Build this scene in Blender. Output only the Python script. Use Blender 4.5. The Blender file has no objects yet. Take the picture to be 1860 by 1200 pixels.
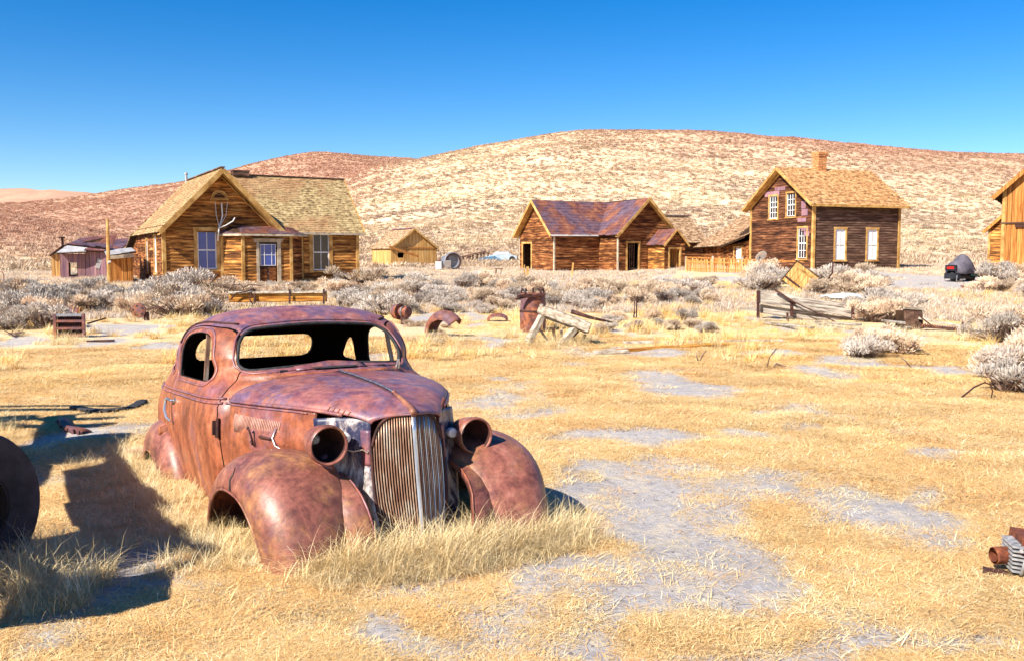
import bpy, bmesh, math, random
import numpy as np
from mathutils import Vector, Matrix, noise as mnoise
random.seed(7); rng = np.random.default_rng(7)
S = bpy.context.scene
COL = S.collection
R = math.radians

# ---------------------------------------------------------------- camera, sky, sun, exposure
CAMH, FPX, HOR = 1.62, 1700.0, 470.0
cam_d = bpy.data.cameras.new("camera"); cam = bpy.data.objects.new("camera", cam_d); COL.objects.link(cam)
cam_d.sensor_width = 36.0; cam_d.lens = 36.0 * FPX / 1860.0
cam_d.clip_start = 0.05; cam_d.clip_end = 9000
cam.location = (0, 0, CAMH)
cam.rotation_euler = (math.pi / 2 - math.atan((600 - HOR) / FPX), 0, 0)
S.camera = cam

SUN_EL, SUN_AZ = R(40), R(180 + 45)
W = bpy.data.worlds.new("World"); S.world = W; W.use_nodes = True
nt = W.node_tree; nt.nodes.clear()
sky = nt.nodes.new("ShaderNodeTexSky"); sky.sky_type = 'NISHITA'; sky.sun_disc = False
sky.sun_elevation = SUN_EL; sky.sun_rotation = SUN_AZ; sky.altitude = 2500; sky.air_density = 1.15; sky.dust_density = 0.25; sky.ozone_density = 2.2
hsv = nt.nodes.new("ShaderNodeHueSaturation"); hsv.inputs['Saturation'].default_value = 1.5; hsv.inputs['Hue'].default_value = 0.507
bg = nt.nodes.new("ShaderNodeBackground"); bg.inputs[1].default_value = 0.080
wo = nt.nodes.new("ShaderNodeOutputWorld")
nt.links.new(sky.outputs[0], hsv.inputs['Color']); nt.links.new(hsv.outputs[0], bg.inputs[0]); nt.links.new(bg.outputs[0], wo.inputs[0])
sd = bpy.data.lights.new("sun", 'SUN'); sd.energy = 4.9; sd.angle = R(0.5); sd.color = (1.0, 0.95, 0.86)
sun = bpy.data.objects.new("sun", sd); COL.objects.link(sun)
sdir = Vector((math.sin(SUN_AZ) * math.cos(SUN_EL), math.cos(SUN_AZ) * math.cos(SUN_EL), math.sin(SUN_EL)))
sun.rotation_euler = (-sdir).to_track_quat('-Z', 'Y').to_euler(); sun.location = sdir * 50
vs = S.view_settings; vs.view_transform = 'Standard'; vs.look = 'None'; vs.gamma = 1; vs.use_curve_mapping = False
vs.exposure = 1.0

# ---------------------------------------------------------------- materials
MATS = {}
def material(name, stops, scale=(1, 1, 1), detail=6, rough=0.8, bump=0.0, bscale=None, world=True, rand=0.0,
             metallic=0.0, spec=0.3, second=None, distort=0.0, nrough=0.6, bdist=0.02, fine=None):
    """noise -> colour ramp; second = (stops, scale, mask_scale, lo, hi) mixes a second ramp in large patches"""
    m = bpy.data.materials.new(name); MATS[name] = m; m.use_nodes = True
    t = m.node_tree; t.nodes.clear(); N = t.nodes.new; L = t.links.new
    out = N("ShaderNodeOutputMaterial"); p = N("ShaderNodeBsdfPrincipled"); L(p.outputs[0], out.inputs[0])
    p.inputs['Roughness'].default_value = rough; p.inputs['Metallic'].default_value = metallic
    p.inputs['Specular IOR Level'].default_value = spec
    if world: src = N("ShaderNodeNewGeometry").outputs['Position']
    else: src = N("ShaderNodeTexCoord").outputs['Object']
    info = N("ShaderNodeObjectInfo")
    add = N("ShaderNodeVectorMath"); add.operation = 'ADD'; L(src, add.inputs[0])
    mul = N("ShaderNodeMath"); mul.operation = 'MULTIPLY'; mul.inputs[1].default_value = 37.0 if rand else 0.0
    L(info.outputs['Random'], mul.inputs[0]); L(mul.outputs[0], add.inputs[1])
    def noise(sc, det, dist=0.0):
        mp = N("ShaderNodeMapping"); mp.inputs['Scale'].default_value = sc; L(add.outputs[0], mp.inputs['Vector'])
        n = N("ShaderNodeTexNoise"); n.inputs['Scale'].default_value = 1; n.inputs['Detail'].default_value = det
        n.inputs['Roughness'].default_value = nrough; n.inputs['Distortion'].default_value = dist
        L(mp.outputs[0], n.inputs['Vector']); return n.outputs[0]
    def ramp(fac, st):
        r = N("ShaderNodeValToRGB"); e = r.color_ramp.elements
        while len(e) < len(st): e.new(0.5)
        for k, (q, c) in enumerate(st): e[k].position = q; e[k].color = (*c, 1)
        L(fac, r.inputs[0]); return r.outputs[0]
    n1 = noise(scale, detail, distort); c = ramp(n1, stops)
    if second:
        st2, sc2, msc, lo, hi = second
        c2 = ramp(noise(sc2, detail), st2)
        mr = N("ShaderNodeMapRange"); mr.inputs[1].default_value = lo; mr.inputs[2].default_value = hi; L(noise(msc, 5), mr.inputs[0])
        mx = N("ShaderNodeMix"); mx.data_type = 'RGBA'; L(mr.outputs[0], mx.inputs[0]); L(c, mx.inputs[6]); L(c2, mx.inputs[7]); c = mx.outputs[2]
    if fine:
        fr_ = ramp(noise((fine[0],) * 3, 7), [(.25, (fine[1],) * 3), (.5, (.92,) * 3), (.75, (fine[2],) * 3)]); fm = N("ShaderNodeMix"); fm.data_type = 'RGBA'; fm.blend_type = 'MULTIPLY'; fm.inputs[0].default_value = 1.0; L(c, fm.inputs[6]); L(fr_, fm.inputs[7]); c = fm.outputs[2]
    if rand:
        hv = N("ShaderNodeHueSaturation"); L(c, hv.inputs['Color'])
        mr = N("ShaderNodeMapRange"); mr.inputs[3].default_value = 1 - rand; mr.inputs[4].default_value = 1 + rand
        L(info.outputs['Random'], mr.inputs[0]); L(mr.outputs[0], hv.inputs['Value']); c = hv.outputs[0]
    L(c, p.inputs['Base Color'])
    if bump:
        b = N("ShaderNodeBump"); b.inputs['Strength'].default_value = bump; b.inputs['Distance'].default_value = bdist
        L(noise(bscale or scale, 5), b.inputs['Height']); L(b.outputs[0], p.inputs['Normal'])
    return m

H3 = (1.3, 1.3, 10); V3 = (20, 20, 0.9)
# clapboards: orange-tan weathered wood with dark streaks
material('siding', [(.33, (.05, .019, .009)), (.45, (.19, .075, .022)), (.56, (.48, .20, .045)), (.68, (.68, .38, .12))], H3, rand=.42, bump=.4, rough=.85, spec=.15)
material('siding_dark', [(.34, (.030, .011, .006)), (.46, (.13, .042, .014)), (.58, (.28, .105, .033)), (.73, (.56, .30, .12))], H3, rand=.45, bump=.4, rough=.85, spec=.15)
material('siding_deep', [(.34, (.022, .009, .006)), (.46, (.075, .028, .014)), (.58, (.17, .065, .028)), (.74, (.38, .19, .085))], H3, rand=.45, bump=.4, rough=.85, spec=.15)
material('siding_brown', [(.30, (.04, .022, .013)), (.48, (.10, .052, .035)), (.62, (.20, .115, .075)), (.76, (.40, .27, .19))], H3, rand=.28, bump=.4, rough=.85, spec=.15)
material('boards_yellow', [(.28, (.20, .07, .016)), (.42, (.48, .23, .06)), (.58, (.68, .41, .15)), (.75, (.78, .57, .28))], V3, rand=.16, bump=.4, rough=.85, spec=.15)
material('boards_orange', [(.28, (.13, .04, .010)), (.44, (.38, .14, .032)), (.6, (.56, .25, .065)), (.76, (.68, .38, .14))], V3, rand=.2, bump=.4, rough=.85, spec=.15)
material('boards_purple', [(.28, (.12, .06, .09)), (.45, (.24, .13, .17)), (.6, (.34, .17, .15)), (.78, (.40, .32, .36))], V3, rand=.28, bump=.3, rough=.6, spec=.3)
material('trim', [(.3, (.26, .12, .035)), (.5, (.50, .28, .085)), (.7, (.66, .43, .17))], (3, 3, 3), rand=.15, bump=.3, rough=.8, spec=.15)
material('trim_grey', [(.3, (.25, .19, .13)), (.5, (.46, .37, .26)), (.7, (.62, .52, .38))], (4, 4, 4), rand=.15, bump=.3, rough=.8, spec=.15)
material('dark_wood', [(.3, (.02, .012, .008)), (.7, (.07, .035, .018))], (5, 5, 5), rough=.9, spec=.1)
material('shingle', [(.32, (.12, .075, .04)), (.45, (.32, .22, .105)), (.58, (.50, .37, .18)), (.74, (.63, .51, .30))], (5, 5, 9), rough=.9, spec=.1,
         second=([(.3, (.24, .12, .055)), (.7, (.52, .32, .16))], (3, 3, 6), (.6, .6, .9), .47, .62))
material('shingle_orange', [(.32, (.17, .075, .035)), (.45, (.42, .21, .085)), (.58, (.60, .36, .16)), (.74, (.70, .49, .27))], (4, 4, 8), rough=.9, spec=.1)
material('shingle_worn', [(.32, (.12, .065, .04)), (.45, (.30, .17, .09)), (.58, (.50, .33, .19)), (.74, (.64, .48, .33))], (4, 4, 8), rough=.9, spec=.1)
material('tin_roof', [(.3, (.09, .035, .03)), (.45, (.17, .06, .045)), (.58, (.27, .10, .05)), (.72, (.36, .16, .09))], (2.2, 2.2, 2.2), rough=.55, spec=.4, bump=.2,
         second=([(.3, (.07, .04, .055)), (.6, (.15, .09, .115)), (.8, (.27, .18, .19))], (3, 3, 3), (.7, .7, .7), .44, .56))
material('tin_pale', [(.3, (.30, .28, .28)), (.7, (.55, .52, .50))], (2, 2, 2), rough=.5, spec=.4)
material('white_paint', [(.3, (.62, .58, .54)), (.6, (.80, .78, .74))], (6, 6, 6), rough=.6)
material('curtain', [(.35, (.66, .66, .70)), (.65, (.86, .86, .88))], (7, 7, 1.5), rough=.9)
material('brick', [(.3, (.42, .15, .06)), (.5, (.60, .26, .10)), (.7, (.70, .40, .18))], (6, 6, 6), rand=.2, rough=.9, spec=.1)
material('mortar', [(.3, (.40, .30, .2)), (.7, (.55, .45, .32))], (8, 8, 8), rough=.9, spec=.1)
material('grey_wood', [(.30, (.14, .09, .06)), (.43, (.32, .25, .18)), (.56, (.50, .43, .33)), (.74, (.62, .57, .48))], (9, 1.2, 20), world=False, rough=.85, spec=.15, bump=.5)
material('weathered_timber', [(.34, (.06, .045, .035)), (.46, (.24, .19, .15)), (.58, (.42, .37, .30)), (.76, (.56, .52, .45))], (2.2, 12, 26), world=False, rough=.85, spec=.15, bump=.6)
material('burnt_timber', [(.3, (.10, .03, .008)), (.5, (.45, .18, .03)), (.62, (.66, .36, .08)), (.8, (.72, .60, .42))], (1.2, 9, 14), world=False, rough=.85, spec=.15, bump=.6)
RUST = [(.28, (.045, .018, .014)), (.44, (.15, .045, .024)), (.58, (.31, .10, .040)), (.75, (.44, .19, .10))]
material('rust', RUST, (9, 9, 9), world=False, rough=.65, spec=.35, bump=.25, second=([(.3, (.08, .03, .035)), (.7, (.20, .10, .11))], (12, 12, 12), (3, 3, 3), .42, .58))
material('rust_dark', [(.3, (.02, .010, .009)), (.6, (.08, .028, .020)), (.8, (.17, .07, .045))], (12, 12, 12), world=False, rough=.75, spec=.3, bump=.3)
# car skin: orange rust, purple-brown and bluish-grey patches
material('car_rust', [(.26, (.10, .026, .012)), (.42, (.24, .068, .030)), (.55, (.37, .108, .046)), (.70, (.47, .20, .105))], (7, 7, 2.8), world=False, rough=.42, spec=.5, fine=(18, .42, 1.3), bump=.30, bdist=.012, bscale=(11, 11, 11), distort=.5, nrough=.68,
         second=([(.30, (.11, .038, .052)), (.5, (.27, .098, .105)), (.68, (.30, .17, .185)), (.82, (.34, .27, .27))], (11, 11, 7), (3.0, 3.0, 1.6), .52, .66))
material('car_rust_top', [(.28, (.085, .03, .045)), (.44, (.23, .078, .085)), (.58, (.35, .125, .095)), (.74, (.44, .24, .20))], (6, 6, 6), world=False, rough=.42, spec=.5, fine=(20, .45, 1.3), bump=.28, bdist=.012, bscale=(10, 10, 10), distort=.6, nrough=.68,
         second=([(.3, (.09, .05, .10)), (.5, (.19, .10, .145)), (.7, (.40, .15, .07))], (9, 9, 9), (3.6, 3.6, 3.6), .47, .57))
material('car_rust_wing', [(.28, (.060, .022, .020)), (.43, (.19, .062, .045)), (.57, (.31, .108, .072)), (.74, (.42, .21, .15))], (5, 5, 5), world=False, rough=.44, spec=.5, fine=(22, .40, 1.35), bump=.30, bdist=.012, bscale=(11, 11, 11), distort=.6, nrough=.7,
         second=([(.3, (.13, .05, .07)), (.5, (.28, .12, .06)), (.7, (.50, .23, .08))], (10, 10, 10), (3, 3, 3), .48, .62))
material('dark_steel', [(.3, (.06, .065, .09)), (.7, (.20, .20, .25))], (30, 30, 30), world=False, rough=.4, metallic=.4)
material('louvre', [(.3, (.32, .13, .09)), (.7, (.56, .32, .24))], (20, 20, 20), world=False, rough=.6)
material('car_inside', [(.3, (.003, .002, .002)), (.7, (.010, .006, .005))], (9, 9, 9), world=False, rough=.9, spec=.1)  # near-black lining, the cabin's shade put into its colour
material('chipped_paint', [(.38, (.010, .012, .045)), (.47, (.035, .035, .075)), (.54, (.30, .24, .22)), (.60, (.60, .58, .55)), (.72, (.30, .12, .06))], (5, 5, 3.0), world=False, rough=.45, spec=.5, distort=.7, nrough=.72)
material('chrome', [(.35, (.42, .36, .32)), (.6, (.75, .73, .72))], (20, 20, 3), world=False, rough=.28, metallic=.85, spec=.5)
material('grille_steel', [(.3, (.22, .10, .06)), (.5, (.42, .24, .15)), (.65, (.60, .48, .36))], (25, 25, 5), world=False, rough=.42, metallic=.45, spec=.5)
material('gasket', [(.3, (.012, .011, .012)), (.7, (.05, .045, .045))], (30, 30, 30), world=False, rough=.7)
material('rubber', [(.3, (.018, .017, .019)), (.6, (.045, .042, .045)), (.8, (.13, .12, .12))], (8, 8, 8), world=False, rough=.85, bump=.3)
material('tyre_grey', [(.3, (.03, .031, .036)), (.6, (.075, .077, .085)), (.8, (.20, .20, .21))], (6, 6, 6), world=False, rough=.9, bump=.3)
material('blue_grey', [(.3, (.42, .52, .58)), (.7, (.62, .70, .74))], (3, 3, 3), rough=.7)
material('steel_blue', [(.3, (.05, .13, .24)), (.7, (.16, .33, .45))], (3, 3, 3), rough=.5)
material('galvanised', [(.3, (.15, .15, .17)), (.7, (.34, .34, .36))], (5, 5, 5), world=False, rough=.5, metallic=.4)
material('tarp_grey', [(.3, (.07, .06, .075)), (.7, (.16, .14, .16))], (4, 4, 4), world=False, rough=.8)
material('black_plastic', [(.3, (.01, .01, .012)), (.7, (.03, .03, .035))], (4, 4, 4), world=False, rough=.4)
material('red_lens', [(.3, (.5, .01, .01)), (.7, (.7, .03, .02))], (4, 4, 4), world=False, rough=.25)
material('teal', [(.3, (.02, .16, .13)), (.7, (.04, .26, .2))], (4, 4, 4), world=False, rough=.5)
material('engine_grey', [(.3, (.18, .18, .19)), (.55, (.42, .41, .40)), (.75, (.60, .58, .55))], (22, 22, 22), world=False, rough=.55, metallic=.3)
material('engine_rust', [(.3, (.05, .015, .010)), (.55, (.18, .050, .022)), (.75, (.32, .11, .045))], (22, 22, 22), world=False, rough=.7, bump=.3)
def glass(name, col, rough=.05):
    m = material(name, [(.3, col), (.7, tuple(min(1, c * 1.35 + .003) for c in col))], (2, 2, 2), rough=rough, spec=.6); return m
glass('glass_sky', (.02, .055, .26)); glass('glass_dark', (.012, .008, .014)); glass('glass_pale', (.48, .50, .56))  # blue panes have the reflected sky put into their base colour
def plant(name, stops, sc=1.2, rand=.22, rough=.9, second=None):
    m = material(name, stops, (sc, sc, sc), detail=4, rough=rough, rand=rand, spec=.1, second=second); return m
plant('straw', [(.32, (.50, .31, .15)), (.44, (.71, .48, .20)), (.54, (.84, .65, .33)), (.68, (.89, .79, .54))], 1.5, .34, second=([(.35, (.62, .31, .09)), (.65, (.80, .50, .20))], (3, 3, 3), (.55, .55, .55), .46, .58))
plant('straw_tall', [(.30, (.50, .33, .14)), (.5, (.75, .57, .29)), (.7, (.87, .76, .52))], 2.5, .22)
plant('straw_gold', [(.3, (.60, .34, .12)), (.48, (.79, .52, .17)), (.62, (.86, .68, .33)), (.75, (.88, .77, .54))], .5, .30)
plant('sage', [(.3, (.32, .25, .205)), (.5, (.52, .44, .365)), (.7, (.67, .59, .50))], 2.0, .26)
plant('sage_warm', [(.3, (.40, .26, .17)), (.5, (.64, .48, .33)), (.7, (.78, .64, .47))], 2.0, .26)
plant('twig', [(.3, (.12, .07, .05)), (.7, (.28, .19, .14))], 6, .15)
plant('scrub_far', [(.32, (.32, .21, .17)), (.45, (.46, .33, .235)), (.58, (.63, .48, .31)), (.75, (.73, .60, .43))], .035, .34)

def redden(m, stops):
    """hill scrub turns reddish brown high on the right ridge and on the far left slope"""
    t = m.node_tree; N = t.nodes.new; L = t.links.new; p = next(n for n in t.nodes if n.type == 'BSDF_PRINCIPLED'); old = p.inputs['Base Color'].links[0].from_socket
    sep = N("ShaderNodeSeparateXYZ"); L(N("ShaderNodeNewGeometry").outputs['Position'], sep.inputs[0])
    def mr(f, a, b, c_=0, d_=1):
        x = N("ShaderNodeMapRange"); x.inputs[1].default_value = a; x.inputs[2].default_value = b; x.inputs[3].default_value = c_; x.inputs[4].default_value = d_; L(f, x.inputs[0]); return x.outputs[0]
    mm = N("ShaderNodeMath"); mm.operation = 'MULTIPLY'; L(mr(sep.outputs['Z'], 14, 46), mm.inputs[0]); L(mr(sep.outputs['X'], -20, 120), mm.inputs[1])
    mx = N("ShaderNodeMath"); mx.operation = 'MAXIMUM'; L(mm.outputs[0], mx.inputs[0]); L(mr(sep.outputs['X'], -30, -75), mx.inputs[1])
    inf = N("ShaderNodeObjectInfo"); r = N("ShaderNodeValToRGB"); e = r.color_ramp.elements
    for k_, (q_, c_) in enumerate(stops): e[k_].position = q_; e[k_].color = (*c_, 1)
    L(inf.outputs['Random'], r.inputs[0]); x = N("ShaderNodeMix"); x.data_type = 'RGBA'; L(mr(mx.outputs[0], 0, 1, 0, .85), x.inputs[0]); L(old, x.inputs[6]); L(r.outputs[0], x.inputs[7]); L(x.outputs[2], p.inputs['Base Color'])
redden(MATS['scrub_far'], [(0, (.36, .18, .13)), (1, (.66, .40, .26))])

# ---------------------------------------------------------------- mesh helpers
class MB:
    def __init__(s): s.v = []; s.f = []; s.m = []
    def add(s, vs_, fs_, mi=0):
        o = len(s.v); s.v += [tuple(q) for q in vs_]; s.f += [tuple(i + o for i in f) for f in fs_]; s.m += [mi] * len(fs_); return s
    def box(s, c, d, rot=None, mi=0):
        M = Matrix.Translation(c) @ (rot.to_4x4() if rot is not None else Matrix())
        P = [M @ Vector((x * d[0] / 2, y * d[1] / 2, z * d[2] / 2)) for x in (-1, 1) for y in (-1, 1) for z in (-1, 1)]
        return s.add(P, [(0, 1, 3, 2), (4, 6, 7, 5), (0, 4, 5, 1), (2, 3, 7, 6), (0, 2, 6, 4), (1, 5, 7, 3)], mi)
    def bar(s, a, b, w, h, mi=0, up=(0, 0, 1)):
        a = Vector(a); b = Vector(b); d = b - a; L = d.length; d.normalize(); u = Vector(up)
        if abs(d.dot(u)) > .95: u = Vector((1, 0, 0))
        y = u.cross(d).normalized(); z = d.cross(y)
        M = Matrix((d, y, z)).transposed()
        return s.box((a + b) / 2, (L, w, h), M, mi)
    def tube(s, path, r, n=8, caps=True, mi=0):
        P = [Vector(p) for p in path]; K = len(P); rr = r if isinstance(r, (list, tuple)) else [r] * K
        rings = []; prev = None
        for i in range(K):
            t = (P[min(i + 1, K - 1)] - P[max(i - 1, 0)]).normalized()
            if prev is None:
                u = Vector((0, 0, 1)) if abs(t.z) < .9 else Vector((1, 0, 0)); x = t.cross(u).normalized()
            else: x = (prev - t * prev.dot(t)).normalized()
            prev = x; y = t.cross(x)
            rings.append([P[i] + (x * math.cos(2 * math.pi * k / n) + y * math.sin(2 * math.pi * k / n)) * rr[i] for k in range(n)])
        V_ = [q for g in rings for q in g]; F = []
        for i in range(K - 1):
            for k in range(n): F.append((i * n + k, i * n + (k + 1) % n, (i + 1) * n + (k + 1) % n, (i + 1) * n + k))
        if caps: F.append(tuple(range(n))[::-1]); F.append(tuple(range((K - 1) * n, K * n)))
        return s.add(V_, F, mi)
    def lathe(s, prof, M=None, n=24, mi=0):
        """prof: (axial, radius) about local X"""
        M = M or Matrix(); V_ = []; F = []; K = len(prof)
        for a, r in prof:
            for k in range(n): V_.append(M @ Vector((a, r * math.cos(2 * math.pi * k / n), r * math.sin(2 * math.pi * k / n))))
        for i in range(K - 1):
            for k in range(n): F.append((i * n + k, (i + 1) * n + k, (i + 1) * n + (k + 1) % n, i * n + (k + 1) % n))
        return s.add(V_, F, mi)
    def grid(s, P, close=False, mi=0):
        a = len(P); b = len(P[0]); V_ = [q for r_ in P for q in r_]; F = []
        for i in range(a - 1):
            for k in range(b if close else b - 1):
                k2 = (k + 1) % b; F.append((i * b + k, i * b + k2, (i + 1) * b + k2, (i + 1) * b + k))
        return s.add(V_, F, mi)
    def prism(s, poly, h, axis, mi=0):
        """poly list of 3d points, extruded by vector h"""
        n = len(poly); h = Vector(h); A = [Vector(p) for p in poly]; B = [p + h for p in A]
        F = [tuple(range(n))[::-1], tuple(range(n, 2 * n))] + [(i, (i + 1) % n, n + (i + 1) % n, n + i) for i in range(n)]
        return s.add(A + B, F, mi)
    def mesh(s, name, mats, smooth=False):
        me = bpy.data.meshes.new(name); me.from_pydata(s.v, [], s.f)
        for m in (mats if isinstance(mats, (list, tuple)) else [mats]): me.materials.append(MATS[m])
        if isinstance(mats, (list, tuple)) and len(mats) > 1: me.polygons.foreach_set('material_index', s.m)
        bm = bmesh.new(); bm.from_mesh(me); bmesh.ops.recalc_face_normals(bm, faces=bm.faces); bm.to_mesh(me); bm.free()
        if smooth:
            me.polygons.foreach_set('use_smooth', [True] * len(me.polygons))
            if smooth is not True: me.set_sharp_from_angle(angle=R(smooth))
        me.update(); return me
    def build(s, name, mats, parent=None, smooth=False, M=None):
        return link(name, s.mesh(name, mats, smooth), parent, M)
def link(name, me, parent=None, M=None):
    o = bpy.data.objects.new(name, me); COL.objects.link(o)
    if parent is not None: o.parent = parent
    if M is not None: o.matrix_local = M
    return o
def tag(o, label=None, cat=None, group=None, kind=None):
    if label: o['label'] = label
    if cat: o['category'] = cat
    if group: o['group'] = group
    if kind: o['kind'] = kind
    return o
def thing(name, label, cat, loc=(0, 0, 0), rz=0, group=None, M=None):
    o = bpy.data.objects.new(name, None); COL.objects.link(o)
    if M is not None: o.matrix_world = M
    else: o.location = loc; o.rotation_euler = (0, 0, rz)
    return tag(o, label, cat, group)
def copy_tree(o, parent=None):
    c = o.copy(); COL.objects.link(c)
    if parent is not None: c.parent = parent
    for ch in list(o.children): copy_tree(ch, c)
    return c
def solidify(o, t, off=-1):
    m = o.modifiers.new('thickness', 'SOLIDIFY'); m.thickness = t; m.offset = off; return o

# ---------------------------------------------------------------- noise + terrain
_P = rng.random((256, 256))
def vnoise(x, y):
    xi = np.floor(x).astype(int); yi = np.floor(y).astype(int); fx = x - xi; fy = y - yi
    fx = fx * fx * (3 - 2 * fx); fy = fy * fy * (3 - 2 * fy)
    g = lambda a, b: _P[a & 255, b & 255]
    return (g(xi, yi) * (1 - fx) + g(xi + 1, yi) * fx) * (1 - fy) + (g(xi, yi + 1) * (1 - fx) + g(xi + 1, yi + 1) * fx) * fy
def fbm(x, y, o=4):
    x = np.asarray(x, float); y = np.asarray(y, float); s_ = 0; a = .5; t = 0
    for k in range(o): s_ = s_ + a * vnoise(x * 2 ** k + 17.3 * k, y * 2 ** k + 9.1 * k); t += a; a *= .5
    return s_ / t
LAYERS = [  # (ridge distance, hill foot distance, ridge line as (image x, image y), exponent)
    (430., 72., [(-3000, 430), (-200, 470), (350, 455), (480, 400), (560, 352), (650, 318), (700, 303), (770, 290), (850, 272), (930, 258), (1020, 243), (1100, 239), (1250, 237), (1400, 247), (1540, 263), (1700, 277), (1860, 284), (2300, 305), (4000, 400)], 1.25),
    (620., 150., [(-2000, 400), (60, 366), (180, 354), (260, 344), (330, 335), (420, 309), (500, 290), (560, 281), (600, 280), (660, 286), (770, 290), (900, 300), (4000, 420)], 1.2),
    (1000., 300., [(-3000, 330), (-200, 346), (0, 345), (60, 343), (130, 347), (180, 353), (240, 358), (400, 350), (4000, 400)], 1.2),
    (210., 75., [(-3000, 380), (-300, 370), (0, 384), (100, 402), (240, 432), (400, 462), (600, 478), (4000, 478)], 1.1)]
def terr(x, y):
    x = np.asarray(x, float); y = np.asarray(y, float)
    D = np.where(y > 1, y, np.hypot(x, y) * .5 + .5); r = np.hypot(x, y)
    u = np.clip(930 + FPX * x / np.maximum(D, .3), -2900, 3900)
    base = .019 * np.clip(D - 15, 0, 70) + .0016 * np.clip(D - 85, 0, 900)
    base = base + .34 * np.clip((D - 36) / 14, 0, 1) * np.clip((x - 7) / 6, 0, 1) * np.clip(1 - (D - 60) / 30, 0, 1)
    z = base.copy()
    for Dr, D0, prof, ex in LAYERS:
        px = [p[0] for p in prof]; py = [p[1] for p in prof]
        top = CAMH + (HOR - np.interp(u, px, py)) / FPX * Dr
        # smooth the ridge line with a few neighbours
        for k in (-30, 30): top = top + CAMH + (HOR - np.interp(u + k, px, py)) / FPX * Dr
        top = top / 3
        t = np.clip((D - D0) / (Dr - D0), 0, 1.6)
        e1 = (top - CAMH) / Dr; e0 = (.019 * min(D0 - 15, 70) - CAMH) / D0          # slope angle grows steadily from foot to ridge
        e = e0 + np.maximum(e1 - e0, 0) * np.sin(np.clip(t, 0, 1) * math.pi / 2) ** 1.05
        hz = np.where(t <= 1, CAMH + e * D, top - (t - 1) * Dr * .10)
        hz = np.where(t > 0, hz, -50)
        z = np.maximum(z, hz)
    rough = (fbm(x / 14, y / 14, 4) - .5) * 1.4 * np.clip((D - 70) / 120, 0, 1) + (fbm(x / 60 + 5, y / 60, 3) - .62) * 4 * np.clip((D - 120) / 200, 0, 1)
    micro = (fbm(x * 1.1, y * 1.1, 4) - .5) * .09 + (fbm(x * .25 + 3, y * .25, 3) - .5) * .16 * np.clip((D - 6) / 10, 0, 1)
    return z + rough + micro
def T(x, y): return float(terr(np.array([x]), np.array([y]))[0])
TH = math.atan((600 - HOR) / FPX)
def ray(px, py):
    a = (px - 930) / FPX; b = (600 - py) / FPX
    return Vector((a, math.cos(TH) + b * math.sin(TH), -math.sin(TH) + b * math.cos(TH)))
def ground(px, py):
    """point of the terrain seen at a pixel of the photograph (used to measure where things stand)"""
    d = ray(px, py); t = np.linspace(2, 120, 2400); X = d.x * t; Y = d.y * t; Z = CAMH + d.z * t
    h = terr(X, Y); k = int(np.argmax(Z < h)); return Vector((X[k], Y[k], h[k]))
def at(px, py, D):
    d = ray(px, py); t = D / d.y; return Vector((d.x * t, D, CAMH + d.z * t))
# ---------------------------------------------------------------- bare soil patches (a real property of the ground: no grass grows there)
PATCH = [(1120, 880, 125, 40), (1200, 930, 150, 60), (1250, 1000, 135, 75), (1190, 1060, 140, 50), (1110, 1120, 110, 36), (1280, 1185, 240, 36), (1040, 900, 50, 26), (1110, 985, 70, 50), (1570, 1165, 150, 22),
         (800, 1110, 90, 22), (770, 1062, 60, 18), (965, 1022, 70, 26), (1640, 938, 110, 34), (1750, 905, 70, 18), (1330, 789, 75, 9), (1180, 802, 70, 15), (1060, 797, 55, 10),
         (1215, 692, 90, 18), (1300, 715, 70, 10), (905, 620, 30, 9), (250, 1050, 100, 46), (320, 1010, 70, 30), (500, 1140, 80, 20), (150, 790, 90, 22), (230, 598, 70, 9), (30, 620, 50, 7),
         (300, 630, 50, 6), (1560, 655, 60, 12), (1680, 668, 50, 10), (1150, 640, 90, 7), (930, 690, 50, 5), (1460, 770, 50, 8), (1540, 1030, 90, 18), (700, 1180, 120, 20),
         (40, 1150, 80, 24), (1230, 845, 60, 12), (1700, 820, 70, 10), (1480, 1120, 90, 14), (1750, 1170, 80, 16), (960, 755, 60, 5), (420, 1070, 60, 25), (860, 905, 60, 10), (1400, 640, 60, 6),
         (1660, 517, 110, 8), (1740, 508, 90, 7), (1600, 500, 60, 5), (1500, 505, 60, 4), (1330, 507, 40, 4), (1240, 538, 40, 4), (1560, 560, 60, 5)]
_pt = []
for (px, py, rx, ry) in PATCH:
    c = ground(px, py); d = c.y
    up = ground(px, py - ry); dn = ground(px, min(py + ry, 1400))
    _pt.append((c.x, c.y, rx * d / FPX, max(.15, (up.y - dn.y) / 2), (up.y + dn.y) / 2))
def bare(x, y):
    x = np.asarray(x, float); y = np.asarray(y, float)
    wx = x + (fbm(x * 1.6 + 40, y * 1.6, 4) - .5) * 1.1; wy = y + (fbm(x * 1.6, y * 1.6 + 70, 4) - .5) * 1.1
    b = np.zeros_like(wx)
    for cx, cy, rx, ry, cm in _pt:
        b = np.maximum(b, 1.25 - ((wx - cx) / rx) ** 2 * .8 - ((wy - cm) / ry) ** 2 * .8)
    n = fbm(x * .9 + 11, y * .45 + 3, 5)
    b = np.maximum(np.clip(b * 2.0, 0, 1), np.clip((n - .60) * 7, 0, .8) * (np.hypot(x, y) < 60))
    return np.clip(b - np.clip((fbm(x * 6, y * 6, 3) - .55) * 2, 0, .5), 0, 1)

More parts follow.
